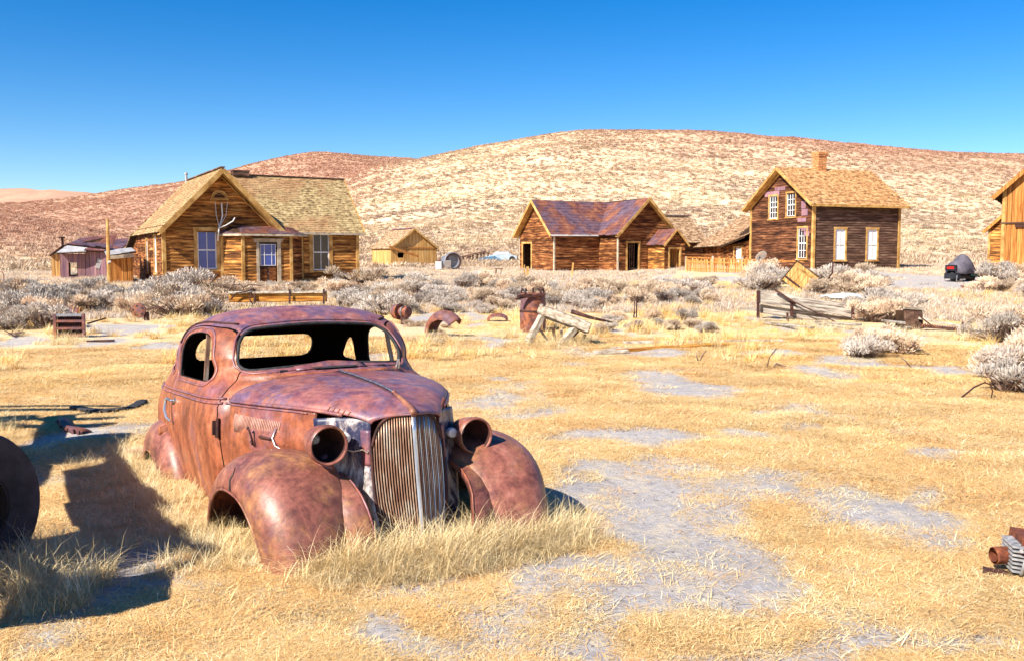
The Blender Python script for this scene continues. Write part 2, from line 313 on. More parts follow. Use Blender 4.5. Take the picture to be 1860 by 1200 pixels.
# ---------------------------------------------------------------- ground sheet, one mesh out to the horizon
az = np.concatenate([np.linspace(-180, -42, 46)[:-1], np.linspace(-42, 42, 520), np.linspace(42, 180, 46)[1:]]) * math.pi / 180
rad = [0.4]
while rad[-1] < 4200: rad.append(rad[-1] * (1.0155 if rad[-1] < 700 else 1.06))
rad = np.array(rad); NA, NR = len(az), len(rad)
A_, R_ = np.meshgrid(az, rad); GX = R_ * np.sin(A_); GY = R_ * np.cos(A_); GZ = terr(GX, GY)
GZ = np.where(R_ > 3000, GZ - (R_ - 3000) * .05, GZ)
verts = np.stack([GX, GY, GZ], -1).reshape(-1, 3)
i = np.arange(NR - 1)[:, None] * NA; k = np.arange(NA)[None, :]; k2 = (k + 1) % NA
k = k[:, :-1]; k2 = k2[:, :-1]
q = np.stack([i + k, i + k2, i + NA + k2, i + NA + k], -1).reshape(-1, 4)
me = bpy.data.meshes.new('ground'); me.vertices.add(len(verts) + 1)
me.vertices.foreach_set('co', np.concatenate([verts, [[0, 0, T(0, .4)]]]).astype(np.float32).ravel())
fan = np.array([[len(verts), (j + 1), j] for j in range(NA - 1)])
loops = np.concatenate([q[:, ::-1].ravel(), fan[:, ::-1].ravel()]); nq = len(q); nf = len(fan)
me.loops.add(len(loops)); me.loops.foreach_set('vertex_index', loops.astype(np.int32))
me.polygons.add(nq + nf); me.polygons.foreach_set('loop_start', np.concatenate([np.arange(nq) * 4, nq * 4 + np.arange(nf) * 3]).astype(np.int32))
me.polygons.foreach_set('loop_total', np.concatenate([np.full(nq, 4), np.full(nf, 3)]).astype(np.int32))
me.update(calc_edges=True); me.validate()
me.polygons.foreach_set('use_smooth', [True] * len(me.polygons))
at_ = me.attributes.new('bare', 'FLOAT', 'POINT'); at_.data.foreach_set('value', np.concatenate([bare(GX, GY).ravel(), [0.3]]).astype(np.float32))
gobj = link('ground', me); tag(gobj, 'dry straw ground with bare grey soil patches rising into scrub hills', kind='structure')
def ground_material():
    m = bpy.data.materials.new('ground'); m.use_nodes = True; t = m.node_tree; t.nodes.clear(); N = t.nodes.new; L = t.links.new
    out = N("ShaderNodeOutputMaterial"); p = N("ShaderNodeBsdfPrincipled"); L(p.outputs[0], out.inputs[0]); p.inputs['Roughness'].default_value = .95; p.inputs['Specular IOR Level'].default_value = .1
    pos = N("ShaderNodeNewGeometry").outputs['Position']
    def noise(sc, det=5, rough=.6):
        mp = N("ShaderNodeMapping"); mp.inputs['Scale'].default_value = sc; L(pos, mp.inputs['Vector'])
        n = N("ShaderNodeTexNoise"); n.inputs['Scale'].default_value = 1; n.inputs['Detail'].default_value = det; n.inputs['Roughness'].default_value = rough; L(mp.outputs[0], n.inputs['Vector']); return n.outputs[0]
    def ramp(f, st):
        r = N("ShaderNodeValToRGB"); e = r.color_ramp.elements
        while len(e) < len(st): e.new(.5)
        for k_, (q_, c_) in enumerate(st): e[k_].position = q_; e[k_].color = (*c_, 1)
        L(f, r.inputs[0]); return r.outputs[0]
    def mix(f, a, b):
        x = N("ShaderNodeMix"); x.data_type = 'RGBA'; L(f, x.inputs[0]); L(a, x.inputs[6]); L(b, x.inputs[7]); return x.outputs[2]
    def mr(f, a, b, c_=0, d_=1):
        x = N("ShaderNodeMapRange"); x.inputs[1].default_value = a; x.inputs[2].default_value = b; x.inputs[3].default_value = c_; x.inputs[4].default_value = d_; L(f, x.inputs[0]); return x.outputs[0]
    straw = ramp(noise((34, 34, 34), 7, .75), [(.34, (.24, .15, .08)), (.44, (.56, .38, .21)), (.56, (.78, .60, .34)), (.68, (.85, .75, .53))])
    tint = ramp(noise((.8, .8, .8), 5), [(.35, (.68, .42, .19)), (.65, (.79, .64, .43))])
    straw = mix(mr(noise((1.5, 1.5, 1.5)), .3, .7, .15, .55), straw, tint)
    soil = ramp(noise((16, 16, 16), 9, .8), [(.32, (.27, .24, .225)), (.5, (.41, .37, .355)), (.66, (.52, .48, .45))])
    litter = ramp(noise((60, 60, 60), 4, .7), [(.4, (.44, .39, .36)), (.62, (.68, .54, .34))])
    soil = mix(mr(noise((5, 5, 5), 8, .75), .48, .62), soil, litter)
    b = N("ShaderNodeAttribute"); b.attribute_name = 'bare'
    c = mix(mr(b.outputs['Fac'], .12, .7), straw, soil)
    # beyond the flat: slopes of pale dust, yellow grass and reddish-purple scrub
    dist = N("ShaderNodeVectorMath"); dist.operation = 'LENGTH'; L(pos, dist.inputs[0])
    hill = ramp(noise((.10, .10, .10), 9, .72), [(.34, (.56, .41, .28)), (.46, (.68, .51, .33)), (.56, (.77, .60, .36)), (.70, (.81, .67, .44))])
    red = ramp(noise((.12, .12, .12), 9, .75), [(.34, (.37, .17, .11)), (.5, (.50, .27, .17)), (.66, (.62, .38, .25))])
    sep = N("ShaderNodeSeparateXYZ"); L(pos, sep.inputs[0])
    # redder high on the ridge and to both sides
    hz = mr(sep.outputs['Z'], 14, 50); hx = mr(sep.outputs['X'], -20, 130); hl = mr(sep.outputs['X'], -30, -75)
    mm = N("ShaderNodeMath"); mm.operation = 'MULTIPLY'; L(hz, mm.inputs[0]); L(hx, mm.inputs[1])
    mx = N("ShaderNodeMath"); mx.operation = 'MAXIMUM'; L(mm.outputs[0], mx.inputs[0]); L(hl, mx.inputs[1])
    wob = N("ShaderNodeMath"); wob.operation = 'MULTIPLY'; L(mx.outputs[0], wob.inputs[0]); L(mr(noise((.018, .018, .018), 4), .35, .6, .7, 1), wob.inputs[1])
    hill = mix(wob.outputs[0], hill, red)
    c = mix(mr(dist.outputs['Value'], 55, 110), c, hill)
    L(c, p.inputs['Base Color'])
    bp = N("ShaderNodeBump"); bp.inputs['Strength'].default_value = .8; bp.inputs['Distance'].default_value = .03; L(noise((22, 22, 22), 8, .75), bp.inputs['Height']); L(bp.outputs[0], p.inputs['Normal'])
    return m
MATS['ground'] = ground_material(); me.materials.append(MATS['ground'])

# ---------------------------------------------------------------- building kit (all in the building's own frame)
_unit = {}
def unit_board(mat, kind='board'):
    if mat not in _unit:
        mb = MB(); mb.box((0, 0, 0), (1, 1, 1)); _unit[mat] = mb.mesh('board', mat)
    return _unit[mat]
def board(root, name, a, b, w, h, mat, out=(0, -1, 0), tilt=0.0):
    """a board object from a to b; w = thickness along `out`, h = height across"""
    a = Vector(a); b = Vector(b); d = b - a; L_ = d.length
    if L_ < .01: return None
    d.normalize(); y = Vector(out); y = (y - d * y.dot(d)).normalized(); z = d.cross(y)
    M = Matrix((d, y, z)).transposed().to_4x4(); M.translation = (a + b) / 2
    M = M @ Matrix.Rotation(tilt, 4, 'X') @ Matrix.Diagonal((L_, w, h, 1))
    return link(name, unit_board(mat), root, M)
def wall(root, a, b, z0, top, mat, pitch=.14, opens=(), vertical=False, thick=.10, kinks=(), back='dark_wood', name='board', broken=0.0):
    """a -> b seen left to right from outside. top: number or function of s. opens: (s0, s1, z0, z1)"""
    a = Vector((*a, 0)); b = Vector((*b, 0)); u = (b - a); L_ = u.length; u.normalize(); n = Vector((u.y, -u.x, 0))
    tf = top if callable(top) else (lambda s: top)
    P = lambda s, z, o=0: a + u * s + n * o + Vector((0, 0, z))
    # solid core with real openings
    cuts = sorted(set([0, L_] + [min(max(c, 0), L_) for o in opens for c in o[:2]] + list(kinks)))
    mb = MB()
    for s0, s1 in zip(cuts[:-1], cuts[1:]):
        if s1 - s0 < 1e-4: continue
        sm = (s0 + s1) / 2; segs = [(z0, None)]
        for o in opens:
            if o[0] - 1e-4 <= sm <= o[1] + 1e-4:
                ns = []
                for lo, hi in segs:
                    h = tf(sm) if hi is None else hi
                    if o[2] > lo: ns.append((lo, min(o[2], h)))
                    if o[3] < h: ns.append((o[3], hi))
                segs = ns
        for lo, hi in segs:
            t0 = (tf(s0) if hi is None else hi) - .01; t1 = (tf(s1) if hi is None else hi) - .01
            Q = [P(s0, lo, -.002), P(s1, lo, -.002), P(s1, t1, -.002), P(s0, t0, -.002)]
            mb.prism(Q, -n * thick, None)
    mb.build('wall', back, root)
    if vertical:
        s = 0
        while s < L_ - .02:
            w = min(pitch * random.uniform(.8, 1.2), L_ - s); sm = s + w / 2; t = min(tf(s + .01), tf(s + w - .01)) if callable(top) else tf(sm)
            t = tf(sm)
            segs = [(z0 + random.uniform(-.03, .03), t)]
            for o in opens:
                if o[0] < sm < o[1]:
                    segs = [q_ for lo, hi in segs for q_ in ((lo, min(o[2], hi)), (max(o[3], lo), hi)) if q_[1] - q_[0] > .03]
            for lo, hi in segs:
                if random.random() < broken: lo += random.uniform(.05, .4)
                bo = board(root, name, P(sm, lo, .012 + random.uniform(0, .006)), P(sm + random.uniform(-.01, .01), hi, .012), .022, w - .012, mat, out=n)
            s += w
    else:
        z = z0; row = 0
        while True:
            hmax = max(tf(L_ * k_ / 40) for k_ in range(41))
            if z + pitch * .5 > hmax: break
            zm = z + pitch * .55
            # intervals where the wall exists at this row
            ss = [L_ * k_ / 160 for k_ in range(161)]; ok = [tf(s_) > zm - .001 for s_ in ss]
            for o in opens:
                if o[2] - .01 < zm < o[3] + .01:
                    ok = [v_ and not (o[0] < s_ < o[1]) for v_, s_ in zip(ok, ss)]
            iv = []; st = None
            for s_, v_ in zip(ss, ok):
                if v_ and st is None: st = s_
                if not v_ and st is not None: iv.append((st, s_)); st = None
            if st is not None: iv.append((st, L_))
            for s0, s1 in iv:
                if s1 - s0 < .05: continue
                zz = z + pitch / 2
                jog = random.uniform(-.006, .006)
                board(root, name, P(s0, zz, .016 + jog * .3), P(s1, zz + jog, .016), .018, pitch + .012, mat, out=n, tilt=-.17)
            z += pitch; row += 1
def shingles(root, A, B, C_, D_, mat, expo=.15, wid=(.09, .19), name='roof', slab='dark_wood', up=(0, 0, 1), shname='shingles', sag=0.0, thick=.05, wob=.012):
    """roof plane: eave A->B, ridge D_->C_ (A below D_). A solid deck plus separate shingles in courses"""
    A, B, C_, D_ = [Vector(p) for p in (A, B, C_, D_)]
    n = (B - A).cross(D_ - A).normalized()
    if n.z < 0: n = -n
    mb = MB(); mb.prism([A, B, C_, D_], -n * thick, None); rf = mb.build(name, slab, root)
    Lh = ((D_ - A).length + (C_ - B).length) / 2; rows = max(2, int(Lh / expo)); mb = MB()
    def P(s, t, h):
        p = (A.lerp(B, s)).lerp(D_.lerp(C_, s), t)
        return p + n * (h - sag * math.sin(math.pi * t) * (1 if sag else 0))
    for r_ in range(rows):
        t0 = r_ / rows; t1 = min((r_ + 1.35) / rows, 1.0); Ls = (P(1, t0, 0) - P(0, t0, 0)).length; s = -random.uniform(0, wid[0]); tw = 0
        while s < Ls:
            w = random.uniform(*wid); s0 = max(s, 0) / Ls; s1 = min(s + w - .008, Ls) / Ls; s += w
            if s1 - s0 < .01 / Ls: continue
            dt = random.uniform(-.18, .12) / rows * (1 if random.random() < .9 else 2.5); h = .022 + random.uniform(-.004, wob)
            ta = max(t0 + dt, 0 if r_ else -.01); lift = random.uniform(0, wob)
            q0 = [P(s0, ta, h + lift), P(s1, ta, h), P(s1, t1, .006), P(s0, t1, .006)]
            q1 = [P(s0, ta, .001), P(s1, ta, .001)]
            mb.add(q0 + q1, [(0, 1, 2, 3), (4, 5, 1, 0), (0, 3, 4), (1, 5, 2)])
    o = mb.build(shname, mat, root); tag(o, kind='stuff'); return rf
def window(root, a, b, s0, s1, z0, z1, cols=2, rows=2, casing='trim', sash='white_paint', pane='glass_sky', cw=.11, sill=True, curtain=None, name='window', head=0.0, off=0.0, mid=True):
    a = Vector((*a, 0)); b = Vector((*b, 0)); u = (b - a).normalized(); n = Vector((u.y, -u.x, 0)); a = a + n * off
    P = lambda s, z, o=0: a + u * s + n * o + Vector((0, 0, z))
    w = MB()
    for (p, q_, ww) in ((P(s0 - cw / 2, z0 - .02, .03), P(s0 - cw / 2, z1 + cw, .03), cw), (P(s1 + cw / 2, z0 - .02, .03), P(s1 + cw / 2, z1 + cw, .03), cw)):
        w.bar(p, q_, ww if abs(u.x) > 10 else .05, .05)
    w = MB()
    Mu = Matrix((u, n, Vector((0, 0, 1)))).transposed()
    bx = lambda sa, sb, za, zb, oa, ob: w.box(P((sa + sb) / 2, (za + zb) / 2, (oa + ob) / 2), (sb - sa, ob - oa, zb - za), Mu)
    bx(s0 - cw, s0, z0 - .02, z1 + .002, -.06, .052); bx(s1, s1 + cw, z0 - .02, z1 + .002, -.06, .052)
    bx(s0 - cw - .02, s1 + cw + .02, z1 + .002, z1 + cw + head, -.06, .060)
    if sill: bx(s0 - cw - .03, s1 + cw + .03, z0 - .09, z0 - .02, -.06, .085)
    W_ = w.build(name, casing, root)
    if pane is None: return W_
    w = MB(); f = .045
    bx(s0, s0 + f, z0, z1, -.045, .012); bx(s1 - f, s1, z0, z1, -.045, .012); bx(s0 + f, s1 - f, z1 - f, z1, -.045, .012); bx(s0 + f, s1 - f, z0, z0 + f + .01, -.045, .012)
    if mid: zm = (z0 + z1) / 2; bx(s0 + f, s1 - f, zm - .028, zm + .028, -.045, .016)
    cx = [s0 + f + (s1 - s0 - 2 * f) * k_ / cols for k_ in range(cols + 1)]; cz = [z0 + f + (z1 - z0 - 2 * f) * k_ / rows for k_ in range(rows + 1)]
    for c_ in cx[1:-1]: bx(c_ - .014, c_ + .014, z0 + f + .011, z1 - f - .001, -.040, .008)
    for k_, c_ in enumerate(cz[1:-1]):
        if not (mid and rows % 2 == 0 and k_ + 1 == rows // 2):
            for c0, c1 in zip(cx[:-1], cx[1:]): bx(c0 + .015, c1 - .015, c_ - .014, c_ + .014, -.038, .006)
    w.build('sash', sash, W_)
    for c0, c1 in zip(cx[:-1], cx[1:]):
        for r0, r1 in zip(cz[:-1], cz[1:]):
            w = MB(); bx(c0, c1, r0, r1, -.030, -.024); w.build('pane', pane, W_)
    if curtain:
        w = MB(); pts = [P(s0 + .02 + (s1 - s0 - .04) * k_ / 24, z0 + .03, -.012 - .006 * math.sin(k_ * 1.9)) for k_ in range(25)]
        w.grid([pts, [p + Vector((0, 0, z1 - z0 - .06)) for p in pts]]); w.build('curtain', curtain, W_)
    return W_
def corner(root, p, z0, z1, mat='trim', w=.11, name='corner_board'):
    mb = MB(); mb.box((p[0], p[1], (z0 + z1) / 2), (w, w, z1 - z0)); return mb.build(name, mat, root)
def rake(root, a, b, mat='trim', w=.16, t=.035, n=(0, -1, 0), name='rake_board'):
    return board(root, name, a, b, t, w, mat, out=n)
def gable(L_, ze, zr): return lambda s: ze + (zr - ze) * (1 - abs(s - L_ / 2) / (L_ / 2))

def place(name, label, cat, px, D, phi, z=None):
    x = (px - 930) / FPX * D
    return thing(name, label, cat, (x, D, T(x, D) if z is None else z), phi)

# ---------------------------------------------------------------- house with gable front and hipped bay porch (left)
PH = R(29.5)
h = place('wooden_house', 'large weathered clapboard house with gable front, bay porch and panes coloured like reflected sky on the left', 'house', 300, 40.0, PH, .50)
ZE, ZR, GW, GL, WX, WD = 2.50, 4.95, 4.81, 7.5, 8.65, 5.2
wall(h, (0, 0), (GW, 0), -.3, gable(GW, ZE, ZR), 'siding', .135, opens=[(1.38, 2.18, .66, 2.32), (2.5, 4.81, -.3, 2.2)], kinks=[GW / 2])
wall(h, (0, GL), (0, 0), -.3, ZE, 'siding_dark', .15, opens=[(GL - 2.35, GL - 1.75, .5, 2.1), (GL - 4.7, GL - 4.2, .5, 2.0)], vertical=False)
window(h, (0, GL), (0, 0), GL - 2.35, GL - 1.75, .5, 2.1, 1, 2, pane='glass_pale', sash='white_paint')
window(h, (0, GL), (0, 0), GL - 4.7, GL - 4.2, .5, 2.0, 1, 2, pane='glass_pale', sash='white_paint')
wall(h, (GW, 0), (WX, 0), -.3, ZE, 'siding', .135, opens=[(6.5 - GW, 7.27 - GW, .58, 2.24), (0, 1.25, -.3, 2.2)])
wall(h, (WX, 0), (WX, WD), -.3, gable(WD, ZE, ZR), 'siding', .16, kinks=[WD / 2])
wall(h, (WX, WD), (GW, WD), -.3, ZE, 'siding', .3)
wall(h, (GW, GL), (0, GL), -.3, gable(GW, ZE, ZR), 'siding', .3, kinks=[GW / 2])
window(h, (0, 0), (GW, 0), 1.38, 2.18, .66, 2.32, 2, 2, cw=.15)
window(h, (GW, 0), (WX, 0), 6.5 - GW, 7.27 - GW, .58, 2.24, 2, 2, pane='glass_dark', cw=.17)
# bay porch
s2 = .73; bay = [(2.42, 0), (3.15, -s2), (5.27, -s2), (6.0, 0)]
DS = 3.85 - 3.15
wall(h, bay[0], bay[1], -.3, 2.2, 'siding', .135)
wall(h, bay[1], bay[2], -.3, 2.2, 'siding', .135, opens=[(DS, DS + .78, -.3, 1.86)])
wall(h, bay[2], bay[3], -.3, 2.2, 'siding_dark', .135)  # darker boards: this face's turn from the sun is put into the colour
for p in bay[1:3]: corner(h, p, -.3, 2.2, w=.13)
corner(h, (2.40, -.03), -.3, 2.2, w=.12); corner(h, (6.0, -.03), -.3, 2.2, w=.09); corner(h, (0, 0), -.3, ZE - .05, w=.15); corner(h, (WX, 0), -.3, ZE, w=.15)
# porch door
door = MB(); door.box((3.85 + .39, -s2 + .03, .75), (.78, .045, 2.1)); dr = door.build('door', 'siding_brown', h)
for sx in (4.05, 4.43): mb = MB(); mb.box((sx, -s2 - .0, .35), (.28, .02, .75)); mb.build('panel', 'siding_dark', dr)
mb = MB()
for sx in (3.91, 4.08, 4.40, 4.57): mb.box((sx, -s2 - .005, 1.28), (.022, .03, .94))
for sz in (.82, 1.28, 1.74): mb.box((4.24, -s2 - .007, sz), (.68, .024, .024))
mb.build('muntin', 'white_paint', dr)
for x0, x1 in ((3.92, 4.07), (4.09, 4.39), (4.41, 4.56)):
    for z0, z1 in ((.83, 1.27), (1.29, 1.73)): mb = MB(); mb.box(((x0 + x1) / 2, -s2 + .001, (z0 + z1) / 2), (x1 - x0, .012, z1 - z0)); mb.build('pane', 'glass_sky', dr)
mb = MB(); mb.lathe([(0, .001), (0, .03), (.03, .03), (.05, .02), (.05, .001)], Matrix.Translation((3.92, -s2, .72)) @ Matrix.Rotation(-math.pi / 2, 4, 'Z'), 10); mb.build('door_knob', 'rust_dark', dr)
mb = MB(); mb.box((3.79, -s2 - .045, .75), (.12, .05, 2.2)); mb.box((4.72, -s2 - .045, .75), (.16, .05, 2.2)); mb.box((4.25, -s2 - .05, 1.90), (1.25, .07, .13)); mb.box((4.25, -s2 - .10, 1.98), (1.36, .18, .03)); mb.build('door_casing', 'trim_grey', h)
# hipped porch roof
o_ = .22; e = [(2.42 - .25, -.02, 2.2), (3.15 - .1, -s2 - o_, 2.2), (5.27 + .1, -s2 - o_, 2.2), (6.0 + .3, -.02, 2.2)]; rt = [(2.75, -.0, 2.52), (3.35, -.02, 2.56), (5.1, -.02, 2.56), (5.75, 0, 2.5)]
for k_ in range(3): shingles(h, e[k_], e[k_ + 1], rt[k_ + 1], rt[k_], 'tin_roof', .13, (.1, .2), name='porch_roof', shname='porch_shingles', wob=.008)
mb = MB()
for k_ in range(3): mb.bar(Vector(e[k_]) + Vector((0, -.01, -.05)), Vector(e[k_ + 1]) + Vector((0, -.01, -.05)), .03, .09)
mb.build('fascia', 'trim_grey', h)
# main roofs (overhang .32)
ov = .62; sl = (ZR - ZE) / (GW / 2); xo = .26; zo = ZE - xo * sl
shingles(h, (-xo, GL + .25, zo), (-xo, -ov, zo), (GW / 2, -ov, ZR + .06), (GW / 2, GL + .25, ZR + .06), 'shingle', .14)
shingles(h, (GW + xo, -ov, zo), (GW + xo, GL, zo), (GW / 2, GL, ZR + .06), (GW / 2, -ov, ZR + .06), 'shingle', .14)
sl2 = (ZR - ZE) / (WD / 2)
shingles(h, (GW + .12, -.25, ZE - .20), (WX + .28, -.25, ZE - .20), (WX + .28, WD / 2, ZR + .06), (GW / 2 + .15, WD / 2, ZR + .06), 'shingle', .14)
shingles(h, (WX + .28, WD + .25, ZE - .20), (GW + .1, WD + .25, ZE - .20), (GW / 2 + .15, WD / 2, ZR + .06), (WX + .28, WD / 2, ZR + .06), 'shingle', .28, (.2, .4))
for sx in (-1, 1):
    xe = GW / 2 + sx * (GW / 2 + xo)
    rake(h, (xe, -ov - .02, zo - .03), (GW / 2, -ov - .02, ZR - .03), w=.20)
    # boxed soffit running up under the overhang
    mb = MB(); mb.prism([(xe, -ov, zo - .10), (GW / 2, -ov, ZR - .12), (GW / 2, -.01, ZR - .12), (xe, -.01, zo - .10)], (0, 0, -.03), None); mb.build('soffit', 'trim', h)
    mb = MB(); mb.bar((xe - sx * .25, -.045, zo + .25 * sl - .22), (GW / 2, -.045, ZR - .25), .03, .2, up=(0, -1, 0)); mb.build('frieze_board', 'trim', h)
rake(h, (WX + .30, -.25, ZE - .22), (WX + .30, WD / 2, ZR), n=(1, 0, 0)); rake(h, (WX + .30, WD + .25, ZE - .22), (WX + .30, WD / 2, ZR), n=(1, 0, 0))
board(h, 'fascia', (GW + .1, -.27, ZE - .24), (WX + .3, -.27, ZE - .24), .03, .10, 'trim_grey')
mb = MB(); mb.bar((GW / 2, WD / 2, ZR + .09), (WX + .3, WD / 2, ZR + .09), .2, .04); mb.bar((GW / 2, -ov, ZR + .10), (GW / 2, GL + .25, ZR + .10), .2, .04); mb.build('ridge_cap', 'siding_brown', h)
mb = MB(); mb.box((3.9, WD / 2, ZR + .12), (.75, .45, .22)); mb.box((3.9, WD / 2, ZR + .25), (.82, .5, .05)); mb.build('chimney_stub', 'siding_brown', h)
mb = MB(); mb.tube([(GW / 2 - .1, GL - .4, ZR - .2), (GW / 2 - .1, GL - .4, ZR + .40)], .06, 10); mb.tube([(GW / 2 - .1, GL - .4, ZR + .36), (GW / 2 - .1, GL - .4, ZR + .45)], .08, 10); mb.build('stove_pipe', 'tin_pale', h)
# rear lean-to on the left side
wall(h, (0, GL + 2.6), (0, GL), -.3, lambda s: 1.45 + .85 * s / 2.6, 'siding_dark', .15)
wall(h, (GW, GL + 2.6), (0, GL + 2.6), -.3, 1.5, 'siding_dark', .3)
shingles(h, (-.3, GL + 2.8, 1.45), (-.3, GL + .1, 2.3), (GW / 2, GL + .1, 4.2), (GW / 2, GL + 2.8, 3.2), 'shingle', .16)
# half-round attic vent and strap-hung wires
mb = MB(); c0 = (GW / 2 - .05, -.05, 3.72)
arc = [(c0[0] + .34 * math.cos(t_), c0[1], c0[2] + .34 * math.sin(t_)) for t_ in np.linspace(0, math.pi, 15)]
mb.tube(arc, .035, 6); mb.tube([(p[0] * .78 + c0[0] * .22, p[1], p[2] * .78 + c0[2] * .22) for p in arc], .02, 6); mb.box((c0[0], c0[1], c0[2] - .02), (.8, .07, .06)); mb.build('arched_vent', 'trim', h)
mb = MB(); mb.prism([(c0[0] + .3 * math.cos(t_), -.032, c0[2] + .3 * math.sin(t_)) for t_ in np.linspace(0, math.pi, 12)], (0, .02, 0), None); mb.build('vent_panel', 'siding_brown', h)
mb = MB(); x0 = GW / 2 + .02
mb.tube([(x0, -.10, 3.55), (x0 + .02, -.11, 3.0), (x0 - .05, -.14, 2.72), (x0 - .18, -.3, 2.45), (x0 - .2, -.32, 2.3), (x0 - .2, -.12, 1.9)], .032, 6)
mb.tube([(x0 + .5, -.36, 2.9), (x0 + .42, -.34, 2.75), (x0 + .1, -.32, 2.55), (x0 - .18, -.3, 2.45)], .028, 6)
for sx in (-.26, .26): mb.tube([(x0 + sx, -.08, 3.58), (x0 + sx * .8 - .03, -.1, 3.0), (x0 - .16, -.3, 2.48)], .012, 4)
mb.build('electric_conduit', 'white_paint', h)

# ---------------------------------------------------------------- low tin-roofed shacks at the far left
def rectshed(h, w, d, ze, zr, mat, roofmat, vert=True, pitch=.2, opens=(), ridge='y', ov=.2, expo=.3, wid=(.3, .5), z0=-.3):
    """ridge along y: gable faces front; ridge along x: eave faces front"""
    if ridge == 'y':
        wall(h, (0, 0), (w, 0), z0, gable(w, ze, zr), mat, pitch, opens, vert, kinks=[w / 2]); wall(h, (w, d), (0, d), z0, gable(w, ze, zr), mat, pitch * 2, (), vert, kinks=[w / 2])
        wall(h, (0, d), (0, 0), z0, ze, mat, pitch, (), vert); wall(h, (w, 0), (w, d), z0, ze, mat, pitch, (), vert)
        sl = (zr - ze) / (w / 2); dx = ov * .7
        shingles(h, (-dx, d + ov, ze - dx * sl), (-dx, -ov, ze - dx * sl), (w / 2, -ov, zr + .05), (w / 2, d + ov, zr + .05), roofmat, expo, wid)
        shingles(h, (w + dx, -ov, ze - dx * sl), (w + dx, d + ov, ze - dx * sl), (w / 2, d + ov, zr + .05), (w / 2, -ov, zr + .05), roofmat, expo, wid)
        for s_ in (-1, 1): rake(h, (w / 2 + s_ * (w / 2 + dx), -ov - .02, ze - dx * sl - .03), (w / 2, -ov - .02, zr), w=.13, mat='trim')
    else:
        wall(h, (0, 0), (w, 0), z0, ze, mat, pitch, opens, vert); wall(h, (w, d), (0, d), z0, ze, mat, pitch * 2, (), vert)
        wall(h, (0, d), (0, 0), z0, gable(d, ze, zr), mat, pitch, (), vert, kinks=[d / 2]); wall(h, (w, 0), (w, d), z0, gable(d, ze, zr), mat, pitch, (), vert, kinks=[d / 2])
        shingles(h, (-ov, -ov, ze - .1), (w + ov, -ov, ze - .1), (w + ov, d / 2, zr + .05), (-ov, d / 2, zr + .05), roofmat, expo, wid)
        shingles(h, (w + ov, d + ov, ze - .1), (-ov, d + ov, ze - .1), (-ov, d / 2, zr + .05), (w + ov, d / 2, zr + .05), roofmat, expo, wid)
s = place('metal_shack', 'low purple tin shack with vertical panels and pale awning left of the big house', 'shack', 112, 47.0, R(24))
def sloped(z0_, z1_, L_): return lambda q_: z0_ + (z1_ - z0_) * q_ / L_
wall(s, (0, 0), (1.15, 0), -.3, 1.25, 'boards_purple', .2, opens=[(.45, .75, .1, .8)], vertical=True)
wall(s, (1.15, 0), (2.35, -.2), -.3, sloped(1.35, 1.62, 1.2), 'boards_purple', .17, vertical=True)
wall(s, (0, 3), (0, 0), -.3, 1.25, 'boards_purple', .25, vertical=True); wall(s, (2.35, -.2), (2.35, 3), -.3, 1.6, 'boards_purple', .2, vertical=True)
shingles(s, (-.15, -.35, 1.28), (1.2, -.38, 1.34), (1.3, .7, 1.78), (.3, .7, 1.66), 'tin_pale', .5, (.5, .8), name='awning_roof', shname='tin_sheets', wob=.01)
shingles(s, (1.1, -.35, 1.42), (2.6, -.2, 1.32), (3.6, 2.4, 2.1), (1.5, 2.2, 2.0), 'tin_roof', .8, (.3, .4), shname='tin_sheets')
mb = MB(); mb.box((1.75, -.14, .75), (.22, .02, .5), Matrix.Rotation(.3, 3, 'Y')); mb.build('torn_panel', 'tin_pale', s)
s = place('board_shack', 'small yellow board shack at the far left end of the row', 'shack', 97, 49.0, R(24))
wall(s, (0, 0), (.62, 0), -.3, sloped(1.15, 1.5, .62), 'boards_yellow', .13, vertical=True); wall(s, (0, 2), (0, 0), -.3, 1.15, 'boards_yellow', .2, vertical=True)
shingles(s, (-.12, -.15, 1.15), (-.12, 2, 1.15), (.55, 2.1, 1.72), (.55, -.15, 1.70), 'tin_roof', .3, (.3, .5)); shingles(s, (.62, -.1, 1.7), (1.9, .8, 1.6), (1.9, 2.1, 1.7), (.55, 2.1, 1.72), 'tin_roof', .3, (.3, .5))
mb = MB(); mb.tube([(.5, .5, 1.5), (.5, .5, 2.15)], .06, 8); mb.box((.5, .5, 2.1), (.3, .2, .08)); mb.build('stove_pipe', 'rust_dark', s)
s = place('lean_to_shed', 'orange vertical board lean-to with pale curled tin roof beside the big house', 'shed', 201, 42.2, R(27))
wall(s, (0, 0), (.95, 0), -.45, 1.22, 'boards_orange', .15, vertical=True); wall(s, (.95, 0), (.95, 2), -.45, 1.3, 'boards_orange', .2, vertical=True); wall(s, (0, 2), (0, 0), -.45, 1.22, 'boards_purple', .2, vertical=True)
shingles(s, (-.15, -.2, 1.24), (1.1, -.2, 1.42), (1.1, 2, 1.62), (-.1, 2, 1.5), 'tin_pale', .5, (.5, .9), shname='tin_sheets')
shingles(s, (-1.7, .9, 1.75), (.2, 1.5, 1.55), (.55, 3.0, 2.25), (-.9, 2.8, 2.1), 'tin_roof', .8, (.25, .35), name='upper_roof', shname='roofing_sheets')
board(s, 'fascia', (-.1, -.22, 1.15), (1.0, -.22, 1.25), .03, .16, 'trim_grey')
p = place('wooden_pole', 'tall leaning wooden pole beside the lean-to shed', 'pole', 199, 41.7, 0)
mb = MB(); mb.tube([(0, 0, -.2), (.0, 0, 1.2), (.02, 0, 2.85)], [.09, .085, .06], 8); mb.build('post', 'trim', p)
